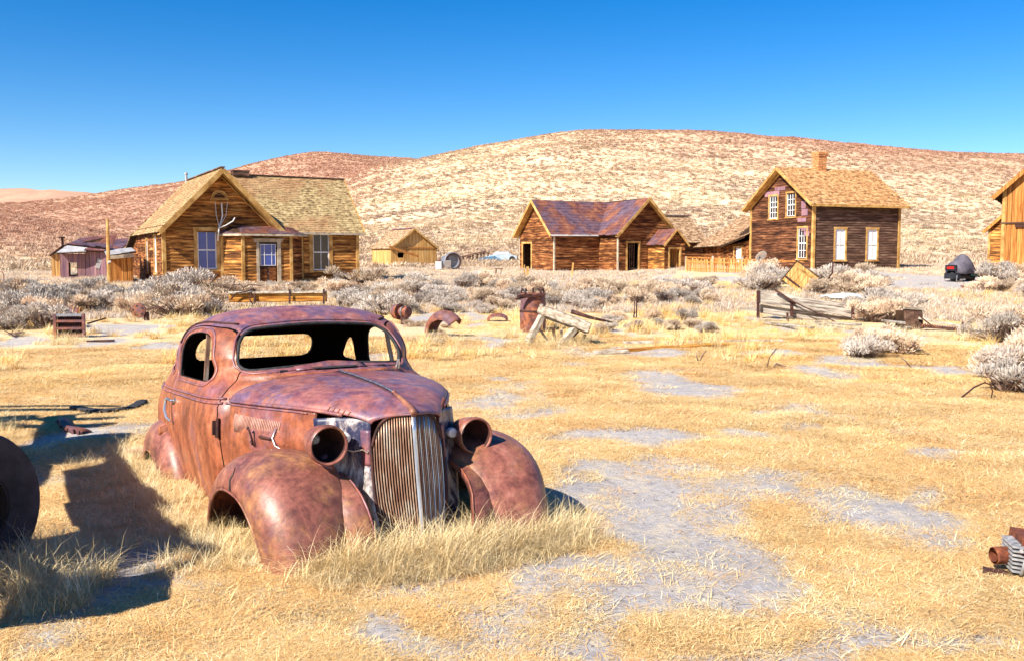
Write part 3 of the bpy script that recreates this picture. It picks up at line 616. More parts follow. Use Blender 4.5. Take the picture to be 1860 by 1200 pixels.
mb = MB(); mb.tube([(.02, -.08, .9), (.05, -.12, .95), (.16, -.12, .98)], .045, 6); mb.build('pipe_elbow', 'tin_pale', p)

# ---------------------------------------------------------------- small board shed
s = place('board_shed', 'small yellow board shed with dark square hole, alone in scrub between the houses', 'shed', 711, 72, PH)
rectshed(s, 3.82, 3.97, 1.42, 2.82, 'boards_yellow', 'shingle_worn', opens=[(.55, 1.15, .62, 1.0)], pitch=.26, expo=.3, wid=(.2, .4))
mb = MB(); mb.bar((-.35, -.45, 1.45), (2.0, -.6, .72), .10, .16); mb.build('fallen_board', 'boards_orange', s)
board(s, 'cross_board', (.9, -.06, 1.38), (3.6, -.06, 1.38), .03, .09, 'boards_orange')
mb = MB(); mb.bar((1.91, .2, 2.92), (1.91, 4.1, 2.92), .3, .06); mb.build('ridge_cap', 'boards_purple', s)

# ---------------------------------------------------------------- middle cabin with sagging tin roof
ps = R(28); h = place('ruined_cabin', 'brown clapboard cabin with purple patched tin roof and empty black window holes in the middle', 'cabin', 1006.4, 58, ps, .58)
ze, zr = 2.66, 4.72
wall(h, (0, 4.43), (0, 0), -.4, gable(4.43, ze, zr), 'siding_dark', .15, opens=[(.45, 1.55, .25, 2.0)], kinks=[4.43 / 2])
window(h, (0, 4.43), (0, 0), .45, 1.55, .25, 2.0, pane=None, cw=.12)
wall(h, (0, 0), (3.3, 0), .25, ze, 'siding_dark', .15)
wall(h, (0, .01), (3.3, .01), -.5, .25, 'boards_orange', .18, vertical=True, broken=.3, name='skirting_board')
wall(h, (3.3, 0), (3.3, -2.09), .25, ze, 'siding_dark', .15); wall(h, (3.3, 0), (3.3, -2.09), -.5, .25, 'boards_orange', .2, vertical=True, name='skirting_board')
wall(h, (3.3, -2.09), (7.5, -2.09), -.5, gable(4.2, ze, zr + .03), 'siding_dark', .15, opens=[(.70, 1.52, .15, 2.0), (2.6, 3.5, -.5, 1.8)], kinks=[2.1])
window(h, (3.3, -2.09), (7.5, -2.09), .70, 1.52, .15, 2.0, pane=None, cw=.12)
# vertical laths seen inside the empty opening
for k_ in range(4): board(h, 'lath', (4.15 + k_ * .16, -1.9, .1), (4.17 + k_ * .16, -1.9, 2.2), .03, .05, 'siding_brown', out=(0, -1, 0))
wall(h, (7.5, -2.09), (7.5, 4.43), -.4, ze, 'siding_dark', .3); wall(h, (7.5, 4.43), (0, 4.43), -.4, ze, 'siding_dark', .3)
# porch
px0, px1, py0, py1 = 5.6, 7.15, -3.75, -2.09
wall(h, (px0, py1), (px0, py0), -.4, 1.98, 'siding', .15); wall(h, (px0, py0), (px1, py0), -.4, gable(1.55, 1.98, 2.78), 'siding_dark', .15, opens=[(.38, 1.12, -.4, 1.62)], kinks=[.775]); wall(h, (px1, py0), (px1, py1), -.4, 1.98, 'siding', .15)
window(h, (px0, py0), (px1, py0), .38, 1.12, -.38, 1.62, pane=None, cw=.12, sill=False, name='door_casing')
mb = MB(); mb.box((.36, 0, .95), (.72, .04, 1.9)); mb.build('door', 'boards_orange', h, M=Matrix.Translation((px0 + 1.08, py0 + .12, -.35)) @ Matrix.Rotation(R(118), 4, 'Z'))
shingles(h, (px0 - .2, py1, 1.86), (px0 - .2, py0 - .2, 1.86), ((px0 + px1) / 2, py0 - .2, 2.86), ((px0 + px1) / 2, py1, 2.86), 'tin_roof', .3, (.25, .45), name='porch_roof', shname='porch_shingles')
shingles(h, (px1 + .2, py0 - .2, 1.86), (px1 + .2, py1, 1.86), ((px0 + px1) / 2, py1, 2.86), ((px0 + px1) / 2, py0 - .2, 2.86), 'tin_roof', .3, (.25, .45), name='porch_roof', shname='porch_shingles')
for s_ in (-1, 1):
    xm = (px0 + px1) / 2; rake(h, (xm + s_ * (.975), py0 - .22, 1.80), (xm, py0 - .22, 2.80), w=.12)
# roofs
shingles(h, (-.4, -.25, ze - .16), (3.3, -.25, ze - .16), (5.4, 2.215, zr + .03), (-.4, 2.215, zr + .03), 'tin_roof', .3, (.28, .5), shname='tin_tiles')
shingles(h, (5.4, 4.65, ze - .15), (-.4, 4.65, ze - .15), (-.4, 2.215, zr + .05), (5.4, 2.215, zr - .12), 'tin_roof', .6, (.5, .8), shname='tin_tiles')
shingles(h, (3.05, .05, ze - .13), (3.05, -2.45, ze - .2), (5.4, -2.45, zr + .08), (5.4, 3.0, zr - .02), 'tin_roof', .3, (.28, .5), shname='tin_tiles')
shingles(h, (7.75, -2.45, ze - .2), (7.75, 4.5, ze - .2), (5.4, 4.5, zr + .05), (5.4, -2.45, zr + .08), 'tin_roof', .4, (.4, .6), shname='tin_tiles')
for s_ in (-1, 1):
    rake(h, (5.4 + s_ * 2.38, -2.48, ze - .26), (5.4, -2.48, zr + .0), w=.17); rake(h, (-.42, 2.215 + s_ * 2.45, ze - .24), (-.42, 2.215, zr - .03), n=(-1, 0, 0), w=.17)
    mb = MB(); mb.prism([(5.4 + s_ * 2.3, -2.44, ze - .26), (5.4, -2.44, zr - .04), (5.4, -2.1, zr - .04), (5.4 + s_ * 2.3, -2.1, ze - .26)], (0, 0, -.03), None); mb.build('soffit', 'trim', h)
    mb = MB(); mb.prism([(-.4, 2.215 + s_ * 2.4, ze - .24), (-.4, 2.215, zr - .06), (-.01, 2.215, zr - .06), (-.01, 2.215 + s_ * 2.4, ze - .24)], (0, 0, -.03), None); mb.build('soffit', 'trim', h)
for p in ((0, 0), (0, 4.43), (3.3, -2.09)): corner(h, p, -.4, ze - .05, w=.09, mat='trim_grey')
board(h, 'fascia', (-.4, -.27, ze - .2), (3.1, -.27, ze - .17), .03, .09, 'white_paint')
# rear room with pale shingles
h2 = h
wall(h, (7.5, 0), (11.8, 0), -.4, 2.25, 'siding_dark', .15); wall(h, (11.8, 0), (11.8, 3.8), -.4, gable(3.8, 2.25, 3.9), 'siding_dark', .3, kinks=[1.9]); wall(h, (11.8, 3.8), (7.5, 3.8), -.4, 2.25, 'siding_dark', .3)
shingles(h, (7.3, -.25, 2.1), (12.05, -.25, 2.1), (11.9, 1.9, 3.95), (7.3, 1.9, 3.95), 'shingle_worn', .2, (.15, .3), name='rear_roof', shname='rear_shingles')
shingles(h, (12.05, 4.05, 2.1), (7.3, 4.05, 2.1), (7.3, 1.9, 3.95), (11.9, 1.9, 3.95), 'shingle_worn', .4, (.3, .5), name='rear_roof', shname='rear_shingles')
mb = MB(); mb.bar((7.3, 1.9, 4.0), (12.0, 1.9, 4.0), .35, .05); mb.build('ridge_cap', 'tin_roof', h)
corner(h, (11.8, 0), -.4, 2.2, w=.12)

# ---------------------------------------------------------------- two storey house with chimney
qs = R(22); h = place('two_storey_house', 'dark brown two storey house with orange shingle roof, brick chimney and white curtained windows', 'house', 1474.8, 50, qs, 1.0)
L1, L2, ze, zr = 5.85, 5.4, 3.72, 5.62
wall(h, (0, 0), (L1, 0), -.3, ze, 'siding_brown', .135, opens=[(1.45, 2.12, .55, 2.21), (3.63, 4.32, .55, 2.21)])
for a_, b_ in ((1.45, 2.12), (3.63, 4.32)): window(h, (0, 0), (L1, 0), a_, b_, .55, 2.21, 2, 2, casing='trim', pane='glass_pale', curtain='curtain', cw=.10)
g = gable(L2, ze, zr)
gop = [(L2 - 3.72, L2 - 3.02, 2.86, 4.12), (L2 - 2.2, L2 - 1.5, 2.92, 4.2), (L2 - 1.19, L2 - .5, .62, 2.27)]
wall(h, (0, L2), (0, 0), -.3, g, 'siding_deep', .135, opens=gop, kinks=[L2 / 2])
for (a_, b_, c_, d_) in gop: window(h, (0, L2), (0, 0), a_, b_, c_, d_, 3, 4, casing='trim', pane='glass_dark', cw=.09)
for (sa, za, ww, hh) in ((1.9, 4.25, 1.3, .28), (2.6, 4.5, .9, .2), (4.5, 2.7, .7, .2), (4.7, 3.1, .5, .35), (4.75, 2.2, .6, .2), (4.9, 1.95, .4, .25), (4.6, 3.5, .35, .4)):
    mb = MB(); mb.box((-.045, L2 - sa, za), (.012, ww, hh)); mb.build('tin_patch', 'boards_purple', h)
wall(h, (L1, 0), (L1, L2), -.3, g, 'siding_brown', .3, kinks=[L2 / 2]); wall(h, (L1, L2), (0, L2), -.3, ze, 'siding_brown', .3)
ov = .42; slp = (zr - ze) / (L2 / 2)
shingles(h, (-ov, -.35, ze - .35 * slp), (L1 + .42, -.35, ze - .35 * slp), (L1 + .42, L2 / 2, zr + .06), (-ov, L2 / 2, zr + .06), 'shingle_orange', .15, (.1, .2))
shingles(h, (L1 + .42, L2 + .35, ze - .35 * slp), (-ov, L2 + .35, ze - .35 * slp), (-ov, L2 / 2, zr + .06), (L1 + .42, L2 / 2, zr + .06), 'shingle_orange', .3, (.2, .4))
for s_ in (-1, 1):
    ye = L2 / 2 + s_ * (L2 / 2 + .35); rake(h, (-ov - .02, ye, ze - .35 * slp - .06), (-ov - .02, L2 / 2, zr - .03), n=(-1, 0, 0), w=.14)
    rake(h, (L1 + ov + .02, ye, ze - .35 * slp - .06), (L1 + ov + .02, L2 / 2, zr - .03), n=(1, 0, 0), w=.14)
    mb = MB(); mb.prism([(-ov, ye, ze - .35 * slp - .10), (-ov, L2 / 2, zr - .08), (-.03, L2 / 2, zr - .08), (-.03, ye, ze - .35 * slp - .10)], (0, 0, -.03), None); mb.build('soffit', 'trim', h)
    mb = MB(); mb.bar((-.05, L2 / 2 + s_ * L2 / 2, ze - .18), (-.05, L2 / 2, zr - .22), .04, .14, up=(-1, 0, 0)); mb.build('frieze_board', 'trim', h)
board(h, 'fascia', (-ov, -.37, ze - .35 * slp - .05), (L1 + ov, -.37, ze - .35 * slp - .05), .03, .11, 'trim'); board(h, 'frieze_board', (0, -.04, ze - .18), (L1, -.04, ze - .18), .03, .2, 'dark_wood')
for p in ((0, 0), (L1, 0), (0, L2)): corner(h, p, -.3, ze - .1, w=.15)
# chimney: bricks laid course by course
ch = MB(); cx, cy = 2.55, L2 / 2
ch.box((cx, cy, zr + .35), (.46, .46, 1.3)); chim = ch.build('chimney', 'mortar', h)
mbk = MB(); mbk.box((0, 0, 0), (1, 1, 1)); bme = mbk.mesh('brick', 'brick')
for k_ in range(13):
    z_ = zr - .15 + k_ * .092; gw = .50 + (.07 if k_ >= 10 else 0) + (.05 if k_ == 11 else 0)
    for side in range(4):
        for j in range(2):
            off = (-.25 if j == 0 else .25) * gw + (.03 if k_ % 2 else -.03)
            M = Matrix.Translation((cx, cy, z_)) @ Matrix.Rotation(side * math.pi / 2, 4, 'Z') @ Matrix.Translation((off, -gw / 2, 0)) @ Matrix.Diagonal((gw / 2 - .02, .06 + random.uniform(0, .012), .078, 1))
            link('brick', bme, chim, M)
# rear wing with a long shingle roof
wall(h, (0, 10.4), (0, L2 + .02), -.3, lambda s_: 1.35 + .35 * max(0, (s_ - 2.4)) / 2.6, 'siding_dark', .2, opens=[(4.2 - .75, 4.2 - .02, .35, 1.25)], vertical=True)
window(h, (0, 10.4), (0, L2), 3.4, 4.1, .2, 1.28, 3, 2, pane='glass_pale', curtain='curtain', cw=.08)
wall(h, (0, 9.0), (0, 7.6), -.3, 1.3, 'boards_orange', .17, vertical=True, thick=.02) if False else None
wall(h, (3.0, L2 + .1), (3.0, 10.4), -.3, 2.8, 'siding_dark', .3); wall(h, (3.0, 10.4), (0, 10.4), -.3, lambda s_: 2.8 - 1.4 * s_ / 3, 'siding_dark', .3)
shingles(h, (-.45, 10.8, 1.32), (-.45, 7.9, 1.38), (3.1, 8.2, 3.35), (3.1, 10.5, 3.35), 'shingle_worn', .16, (.12, .25), name='wing_roof', shname='wing_shingles', wob=.03)
shingles(h, (-.45, 7.9, 1.38), (-.45, L2 + .03, 1.95), (3.1, L2 + .03, 3.45), (3.1, 8.2, 3.35), 'shingle_worn', .16, (.12, .25), name='wing_roof', shname='wing_shingles', wob=.03)
board(h, 'fascia', (-.47, 7.9, 1.30), (-.47, L2, 1.88), .03, .1, 'dark_wood', out=(-1, 0, 0))

# ---------------------------------------------------------------- barn at the right edge with a lower shed behind
h = place('wooden_barn', 'tall barn of bright vertical orange boards cut off by the right edge', 'barn', 1814.6, 44, R(-31), .85)
wall(h, (0, 0), (6.4, 0), -.4, gable(6.4, 3.95, 7.0), 'boards_orange', .215, kinks=[3.2], vertical=True)
wall(h, (0, 9), (0, 0), -.4, 3.95, 'boards_orange', .4, vertical=True); wall(h, (6.4, 0), (6.4, 9), -.4, 3.95, 'boards_orange', .4, vertical=True); wall(h, (6.4, 9), (0, 9), -.4, 3.95, 'boards_orange', .4, vertical=True)
shingles(h, (-.42, 9, 3.62), (-.42, -.3, 3.62), (3.2, -.3, 7.08), (3.2, 9, 7.08), 'shingle_worn', .18, (.15, .3)); shingles(h, (6.82, -.3, 3.62), (6.82, 9, 3.62), (3.2, 9, 7.08), (3.2, -.3, 7.08), 'shingle_worn', .3, (.25, .4))
for s_ in (-1, 1):
    rake(h, (3.2 + s_ * 3.62, -.33, 3.56), (3.2, -.33, 7.02), w=.18, mat='boards_orange'); mb = MB(); mb.prism([(3.2 + s_ * 3.6, -.3, 3.5), (3.2, -.3, 6.95), (3.2, 0, 6.95), (3.2 + s_ * 3.6, 0, 3.5)], (0, 0, -.03), None); mb.build('soffit', 'siding_brown', h)
board(h, 'belt_board', (-.05, -.06, 2.42), (6.4, -.06, 2.42), .05, .07, 'siding_brown'); board(h, 'corner_board', (.06, -.05, -.4), (.06, -.05, 3.9), .03, .13, 'trim')
mb = MB(); mb.bar((.55, -.12, 2.28), (4.5, -.12, 2.28), .05, .10); mb.build('door_rail', 'rust_dark', h)
s = place('side_shed', 'narrow clapboard shed with sloping roof tucked behind the left side of the barn', 'shed', 1793, 47.5, R(-29), .80)
wall(s, (0, 0), (1.1, 0), -.3, sloped(2.5, 3.5, 1.1), 'siding', .15, opens=[(.38, .55, -.3, .35)]); wall(s, (0, 2), (0, 0), -.3, 2.5, 'siding', .2); corner(s, (0, 0), -.3, 2.4)
shingles(s, (-.3, 2, 2.2), (-.3, -.2, 2.2), (1.1, -.2, 3.55), (1.1, 2, 3.55), 'shingle_worn', .2, (.2, .3)); rake(s, (-.3, -.22, 2.12), (1.1, -.22, 3.5), w=.14, mat='boards_orange')

# ---------------------------------------------------------------- picket fence between the houses
f = thing('picket_fence', 'low picket fence of narrow yellow pickets in front of the two storey house', 'fence', (0, 0, 0))
A0 = at(1246, 500, 53.5); B0 = at(1408, 503, 46.0); n_ = 52
for k_ in range(n_):
    t_ = k_ / (n_ - 1); x = A0.x + (B0.x - A0.x) * t_; y = A0.y + (B0.y - A0.y) * t_; z = T(x, y)
    board(f, 'picket', (x, y, z - .05), (x + random.uniform(-.03, .03), y, z + .72 + random.uniform(-.06, .04)), .02, .06, 'boards_yellow' if random.random() < .7 else 'boards_orange')
dv = (B0 - A0).normalized()
for hz in (.18, .55):
    board(f, 'rail', (A0.x, A0.y + .03, T(A0.x, A0.y) + hz), (B0.x, B0.y + .03, T(B0.x, B0.y) + hz), .04, .08, 'boards_orange')
board(f, 'top_rail', (A0.x, A0.y, T(A0.x, A0.y) + .80), (B0.x + 1.2, B0.y - .6, T(B0.x, B0.y) + .66), .05, .07, 'boards_orange')
mb = MB()
for t_ in (0, .33, .66, 1): x = A0.x + (B0.x - A0.x) * t_; y = A0.y + (B0.y - A0.y) * t_; mb.box((x, y + .07, T(x, y) + .35), (.1, .1, .95))
for k_ in range(4):
    x = A0.x + (B0.x - A0.x) * k_ / 3; y = A0.y + (B0.y - A0.y) * k_ / 3
    link('post', MB().box((0, 0, 0), (.09, .09, .95)).mesh('post', 'trim_grey'), f, Matrix.Translation((x, y + .09, T(x, y) + .38)))
# ---------------------------------------------------------------- the rusted coupe (x forward from the front axle, y to its left, z up from the soil it has sunk into)
def interp(tbl, q, col):
    """Catmull-Rom through table rows (first column = key)"""
    n = len(tbl)
    for i_ in range(n - 1):
        if tbl[i_][0] <= q <= tbl[i_ + 1][0] or i_ == n - 2:
            a, b = tbl[i_], tbl[i_ + 1]; t = (q - a[0]) / (b[0] - a[0]); t = min(max(t, 0), 1)
            pa = tbl[max(i_ - 1, 0)]; pb = tbl[min(i_ + 2, n - 1)]
            d = b[0] - a[0]
            ma = (b[col] - pa[col]) / (b[0] - pa[0]) * d; mb_ = (pb[col] - a[col]) / (pb[0] - a[0]) * d
            t2, t3 = t * t, t ** 3
            return (2 * t3 - 3 * t2 + 1) * a[col] + (t3 - 2 * t2 + t) * ma + (-2 * t3 + 3 * t2) * b[col] + (t3 - t2) * mb_
YAW, PIT = .535, .06
CX, CY = -.705, 5.40
fwd = Vector((math.sin(YAW), -math.cos(YAW), 0)); lft = Vector((math.cos(YAW), math.sin(YAW), 0))
xa = fwd * math.cos(PIT) + Vector((0, 0, math.sin(PIT))); za = Vector((0, 0, math.cos(PIT))) - fwd * math.sin(PIT)
CM = Matrix((xa, lft, za)).transposed().to_4x4(); CM.translation = (CX, CY, .0)
car = thing('wrecked_coupe', 'rusted wheelless vintage coupe with empty window holes and chrome striped grille sunk in dry grass', 'car', M=CM)
# plan outlines by height: z, x front, x rear, half width, front exponent, rear exponent
LV = [(-.12, -.86, -3.50, .66, 8, 3), (0.0, -.86, -3.56, .70, 8, 3.6), (.20, -.86, -3.62, .77, 8, 4), (.45, -.86, -3.58, .81, 8, 4.2), (.65, -.86, -3.46, .815, 8, 4.2), (.76, -.86, -3.34, .80, 7, 4), (.83, -.87, -3.22, .78, 5, 3.9), (.89, -.84, -3.10, .76, 3.2, 3.8),
      (.935, -.83, -3.02, .75, 2.7, 3.7), (.975, -.955, -2.96, .745, 3.0, 3.6), (1.05, -1.04, -2.90, .74, 3.6, 3.5), (1.15, -1.145, -2.78, .72, 3.8, 3.4), (1.22, -1.225, -2.65, .69, 3.7, 3.2), (1.275, -1.30, -2.50, .635, 3.4, 2.6),
      (1.32, -1.385, -2.31, .55, 3.0, 2.4), (1.352, -1.49, -2.10, .43, 2.6, 2.2), (1.372, -1.61, -1.92, .25, 2.3, 2.1), (1.378, -1.72, -1.80, .07, 2, 2)]
def tub(z, a, inset=0.0):
    xf, xr, w, nf, nr = [interp(LV, z, c_) for c_ in range(1, 6)]; xc = -1.75
    if z > 1.30: xc = (xf + xr) / 2 * min(1, (z - 1.30) / .05) + xc * (1 - min(1, (z - 1.30) / .05))
    w = max(w - inset, .01); af = max(xf - xc - inset, .01); ar = max(xc - xr - inset, .01)
    c, s_ = math.cos(a), math.sin(a); n = nf if c > 0 else nr
    # equal-ish spacing on a superellipse
    r = (abs(c) ** n + abs(s_) ** n) ** (-1 / n)
    return Vector((xc + (af if c > 0 else ar) * r * c, w * r * s_, z))
zs = list(np.linspace(-.12, .80, 16)) + list(np.linspace(.82, 1.30, 34)) + [1.315, 1.33, 1.342, 1.352, 1.360, 1.366, 1.371, 1.3745, 1.3775]
NT = 144
def angs():
    out = []
    for k_ in range(NT):
        out.append(2 * math.pi * k_ / NT)
    return out
AG = angs()
mb = MB(); O = [[tub(z, a) for a in AG] for z in zs]
mb.grid(O, True); b0 = len(O) - 1
mb.f.append(tuple(range(NT))); mb.m.append(0); mb.f.append(tuple((len(zs) - 1) * NT + k_ for k_ in range(NT))[::-1]); mb.m.append(0)
zi = [z for z in zs if z <= 1.345]; ob = len(mb.v)
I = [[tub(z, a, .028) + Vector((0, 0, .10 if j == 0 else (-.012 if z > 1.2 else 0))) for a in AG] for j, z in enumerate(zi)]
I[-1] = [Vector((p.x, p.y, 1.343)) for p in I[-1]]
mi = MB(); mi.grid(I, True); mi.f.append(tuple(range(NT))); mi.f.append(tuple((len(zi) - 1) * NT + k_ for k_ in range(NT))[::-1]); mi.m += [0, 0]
def raw(mbx, name, mats, mat_index=0, flip=False):
    me_ = bpy.data.meshes.new(name); me_.from_pydata(mbx.v, [], mbx.f)
    bm = bmesh.new(); bm.from_mesh(me_); bmesh.ops.recalc_face_normals(bm, faces=bm.faces)
    if flip: bmesh.ops.reverse_faces(bm, faces=bm.faces)
    for f_ in bm.faces: f_.material_index = mat_index; f_.smooth = True
    bm.to_mesh(me_); bm.free()
    for m_ in mats: me_.materials.append(MATS[m_])
    return me_
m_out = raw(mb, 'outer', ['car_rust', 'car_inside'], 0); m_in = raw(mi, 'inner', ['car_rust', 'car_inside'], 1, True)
bm = bmesh.new(); bm.from_mesh(m_out); bm.from_mesh(m_in)
shell_me = bpy.data.meshes.new('body'); bm.to_mesh(shell_me); bm.free()
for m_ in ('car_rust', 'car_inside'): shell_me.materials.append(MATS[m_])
# a ray-cast tree of the outer skin, for laying trim on it
from mathutils.bvhtree import BVHTree
bm = bmesh.new(); bm.from_mesh(m_out); SKIN = BVHTree.FromBMesh(bm); bm.free()
def onside(x, z, s=-1, lift=0.0):
    h_ = SKIN.ray_cast(Vector((x, s * 2.0, z)), Vector((0, -s, 0))); p, n, _, _ = h_
    return p + n * lift if p else Vector((x, s * .75, z))
def onfront(y, z, lift=0.0, x0=.8):
    p, n, _, _ = SKIN.ray_cast(Vector((x0, y, z)), Vector((-1, 0, 0)))
    return p + n * lift if p else Vector((-1.2, y, z))
def rounded(pts, r=.3, n=6):
    """closed outline with rounded corners, pts 2-D, r = per-corner radius (list or number)"""
    out = []; K = len(pts)
    for i_ in range(K):
        p = Vector(pts[i_]); a = Vector(pts[i_ - 1]); b = Vector(pts[(i_ + 1) % K]); rr = r[i_] if isinstance(r, (list, tuple)) else r
        da = (a - p); db = (b - p); la = min(rr, da.length * .48); lb = min(rr, db.length * .48); A_1 = p + da.normalized() * la; B_1 = p + db.normalized() * lb
        for k_ in range(n + 1):
            t = k_ / n; out.append((A_1 * (1 - t) ** 2 + p * 2 * t * (1 - t) + B_1 * t * t))
    return out
def resample(pts, m_=80):
    P = [Vector(p) for p in pts] + [Vector(pts[0])]; d = [0]
    for a, b in zip(P[:-1], P[1:]): d.append(d[-1] + (b - a).length)
    out = []
    for k_ in range(m_):
        t = d[-1] * k_ / m_; j = max(i_ for i_ in range(len(d)) if d[i_] <= t + 1e-9); j = min(j, len(P) - 2)
        f_ = (t - d[j]) / max(d[j + 1] - d[j], 1e-9); out.append(P[j].lerp(P[j + 1], f_))
    return out
def grow(pts, g_):
    n = len(pts); c = sum((Vector(p) for p in pts), Vector((0, 0))) / n; out = []
    for i_ in range(n):
        a = Vector(pts[i_ - 1]); b = Vector(pts[(i_ + 1) % n]); t = (b - a).normalized(); nn = Vector((t.y, -t.x)); p = Vector(pts[i_])
        if nn.dot(p - c) < 0: nn = -nn
        out.append(p + nn * g_)
    return out
WS = resample(rounded([(-.60, .955), (0, .990), (.60, .955), (.525, 1.222), (0, 1.258), (-.525, 1.222)], [.10, .3, .10, .13, .3, .13]), 90)          # (y, z)
DW = resample(rounded([(-1.25, .885), (-1.37, 1.195), (-1.66, 1.22), (-2.08, 1.18), (-2.13, .895)], [.09, .12, .25, .22, .07]), 80)              # (x, z)
QW = resample(rounded([(-2.34, .91), (-2.33, 1.13), (-2.46, 1.09), (-2.60, .94)], [.03, .05, .08, .05]), 40)
RW = resample(rounded([(-.50, .955), (.50, .955), (.48, 1.145), (-.48, 1.145)], [.09, .09, .09, .09]), 60)
DO = resample(rounded([(-.93, .04), (-.95, .80), (-1.27, 1.225), (-1.62, 1.258), (-2.17, 1.225), (-2.235, .85), (-2.235, .04)], [.01, .3, .10, .3, .22, .25, .01]), 120)
def cutter(outline, axis, lo, hi, name):
    mbc = MB()
    if axis == 'x': mbc.prism([(lo, p[0], p[1]) for p in outline], (hi - lo, 0, 0), None)
    else: mbc.prism([(p[0], lo, p[1]) for p in outline], (0, hi - lo, 0), None)
    return bpy.data.objects.new(name, raw(mbc, name, ['car_inside', 'car_inside'], 0))
def boolean(me_, cut, op):
    o = bpy.data.objects.new('tmp', me_); COL.objects.link(o); COL.objects.link(cut)
    m = o.modifiers.new('b', 'BOOLEAN'); m.operation = op; m.object = cut; m.solver = 'EXACT'; m.use_hole_tolerant = True
    dg = bpy.context.evaluated_depsgraph_get(); r_ = bpy.data.meshes.new_from_object(o.evaluated_get(dg)); bpy.data.objects.remove(o); COL.objects.unlink(cut)
    return r_
body = boolean(shell_me, cutter(WS, 'x', -1.62, -.4, 'c'), 'DIFFERENCE')
body = boolean(body, cutter(RW, 'x', -3.6, -2.1, 'c'), 'DIFFERENCE')
body = boolean(body, cutter(DW, 'y', -1.3, 1.3, 'c'), 'DIFFERENCE')
body = boolean(body, cutter(QW, 'y', -1.3, 1.3, 'c'), 'DIFFERENCE')
doors = []
for s_ in (-1, 1):
    lo, hi = (-1.3, -.40) if s_ < 0 else (.40, 1.3)
    d = boolean(body, cutter(DO, 'y', lo, hi, 'c'), 'INTERSECT'); d.name = 'door'; doors.append(d)
body2 = body
for s_ in (-1, 1):
    lo, hi = (-1.3, -.40) if s_ < 0 else (.40, 1.3)
    body2 = boolean(body2, cutter(grow(DO, .007), 'y', lo, hi, 'c'), 'DIFFERENCE')
def finish(me_):
    ids = [p.material_index for p in me_.polygons]; nm = [m_.name if m_ else '' for m_ in me_.materials]; me_.materials.clear()
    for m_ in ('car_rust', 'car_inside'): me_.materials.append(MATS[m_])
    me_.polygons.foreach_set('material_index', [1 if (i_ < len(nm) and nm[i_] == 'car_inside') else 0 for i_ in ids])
    me_.polygons.foreach_set('use_smooth', [True] * len(me_.polygons)); me_.set_sharp_from_angle(angle=R(38)); return me_
finish(body2)
# the roof panel and upper body are of the purple-brown kind: assign by height
me_ = body2; me_.materials.append(MATS['car_rust_top'])
for p in me_.polygons:
    if p.material_index == 0 and p.center.z > .93: p.material_index = 2
body_o = link('body', body2, car)
for d, s_ in zip(doors, (-1, 1)):
    do = link('door', finish(d), car)
    # recessed window surround: a raised bead round the glass opening
    rim = grow(DW, .028); mb = MB(); pp = [onside(p[0], p[1], s_, .001) for p in rim]; mb.tube(pp + pp[:1], .009, 6, False); mb.build('window_bead', 'car_rust_top', do, True)
    mb = MB(); pp = [onside(p[0], p[1], s_, -.008) for p in grow(DW, .004)]; mb.tube(pp + pp[:1], .008, 6, False); mb.build('window_gasket', 'gasket', do, True)
    mb = MB(); mb.bar((-1.52, s_ * .70, .87), (-1.56, s_ * .655, 1.225), .028, .018); mb.build('window_post', 'grille_steel', do)
    # pull handle, bent round like a hook
    hx, hz = -2.13, .665; mb = MB(); q0 = onside(hx + .10, hz + .05, s_, .0)
    mb.tube([q0, q0 + Vector((-.01, s_ * .03, 0)), onside(hx + .02, hz + .055, s_, .045), onside(hx - .01, hz + .045, s_, .05), onside(hx - .012, hz - .02, s_, .052), onside(hx + .02, hz - .075, s_, .045), onside(hx + .06, hz - .10, s_, .025)], [.010, .010, .011, .012, .012, .010, .008], 8)
    mb.lathe([(0, .001), (0, .018), (.012, .016), (.016, .001)], Matrix.Translation(q0) @ Matrix.Rotation(s_ * math.pi / 2, 4, 'Z'), 12); mb.build('handle', 'chrome', do, 40)
    mb = MB(); mb.bar(onside(-.965, .57, s_, .012), onside(-.965, .66, s_, .012), .03, .02); mb.tube([onside(-.945, .555, s_, .012), onside(-.945, .675, s_, .012)], .012, 8); mb.build('hinge', 'rust_dark', do, 40)
    # twin belt mouldings following the body side
    for zz in (.792, .765):
        mb = MB(); mb.tube([onside(x, zz + .0 * x, s_, .003) for x in np.linspace(-.955, -2.205, 40)], .009, 6); mb.build('belt_moulding', 'car_rust_top', do, True)
for s_ in (-1, 1):
    for zz in (.792, .765):
        mb = MB(); mb.tube([onside(x, zz, s_, .003) for x in np.linspace(-2.225, -3.1, 26)], .009, 6); mb.tube([onside(x, zz, s_, .003) for x in np.linspace(-.875, -.94, 5)], .009, 6); mb.build('belt_moulding', 'car_rust_top', body_o, True)
    mb = MB(); pp = [onside(p[0], p[1], s_, .0) for p in grow(QW, .02)]; mb.tube(pp + pp[:1], .008, 6, False); mb.build('window_bead', 'car_rust_top', body_o, True)
    # drip rail above the door
    mb = MB(); mb.tube([onside(p[0], p[1], s_, .004) for p in sorted(grow(DO, .026), key=lambda p: -p[0]) if p[1] > 1.12 and -2.2 < p[0] < -1.33], .008, 6); mb.build('drip_rail', 'rust_dark', body_o, True)
# windscreen rubber and surround
mb = MB(); pp = [onfront(p[0], p[1], -.004) for p in WS]; mb.tube(pp + pp[:1], .012, 6, False); mb.build('windscreen_gasket', 'gasket', body_o, True)
mb = MB(); pp = [onfront(p[0], p[1], .002) for p in grow(WS, .022)]; mb.tube(pp + pp[:1], .008, 6, False); mb.build('windscreen_bead', 'car_rust_top', body_o, True)
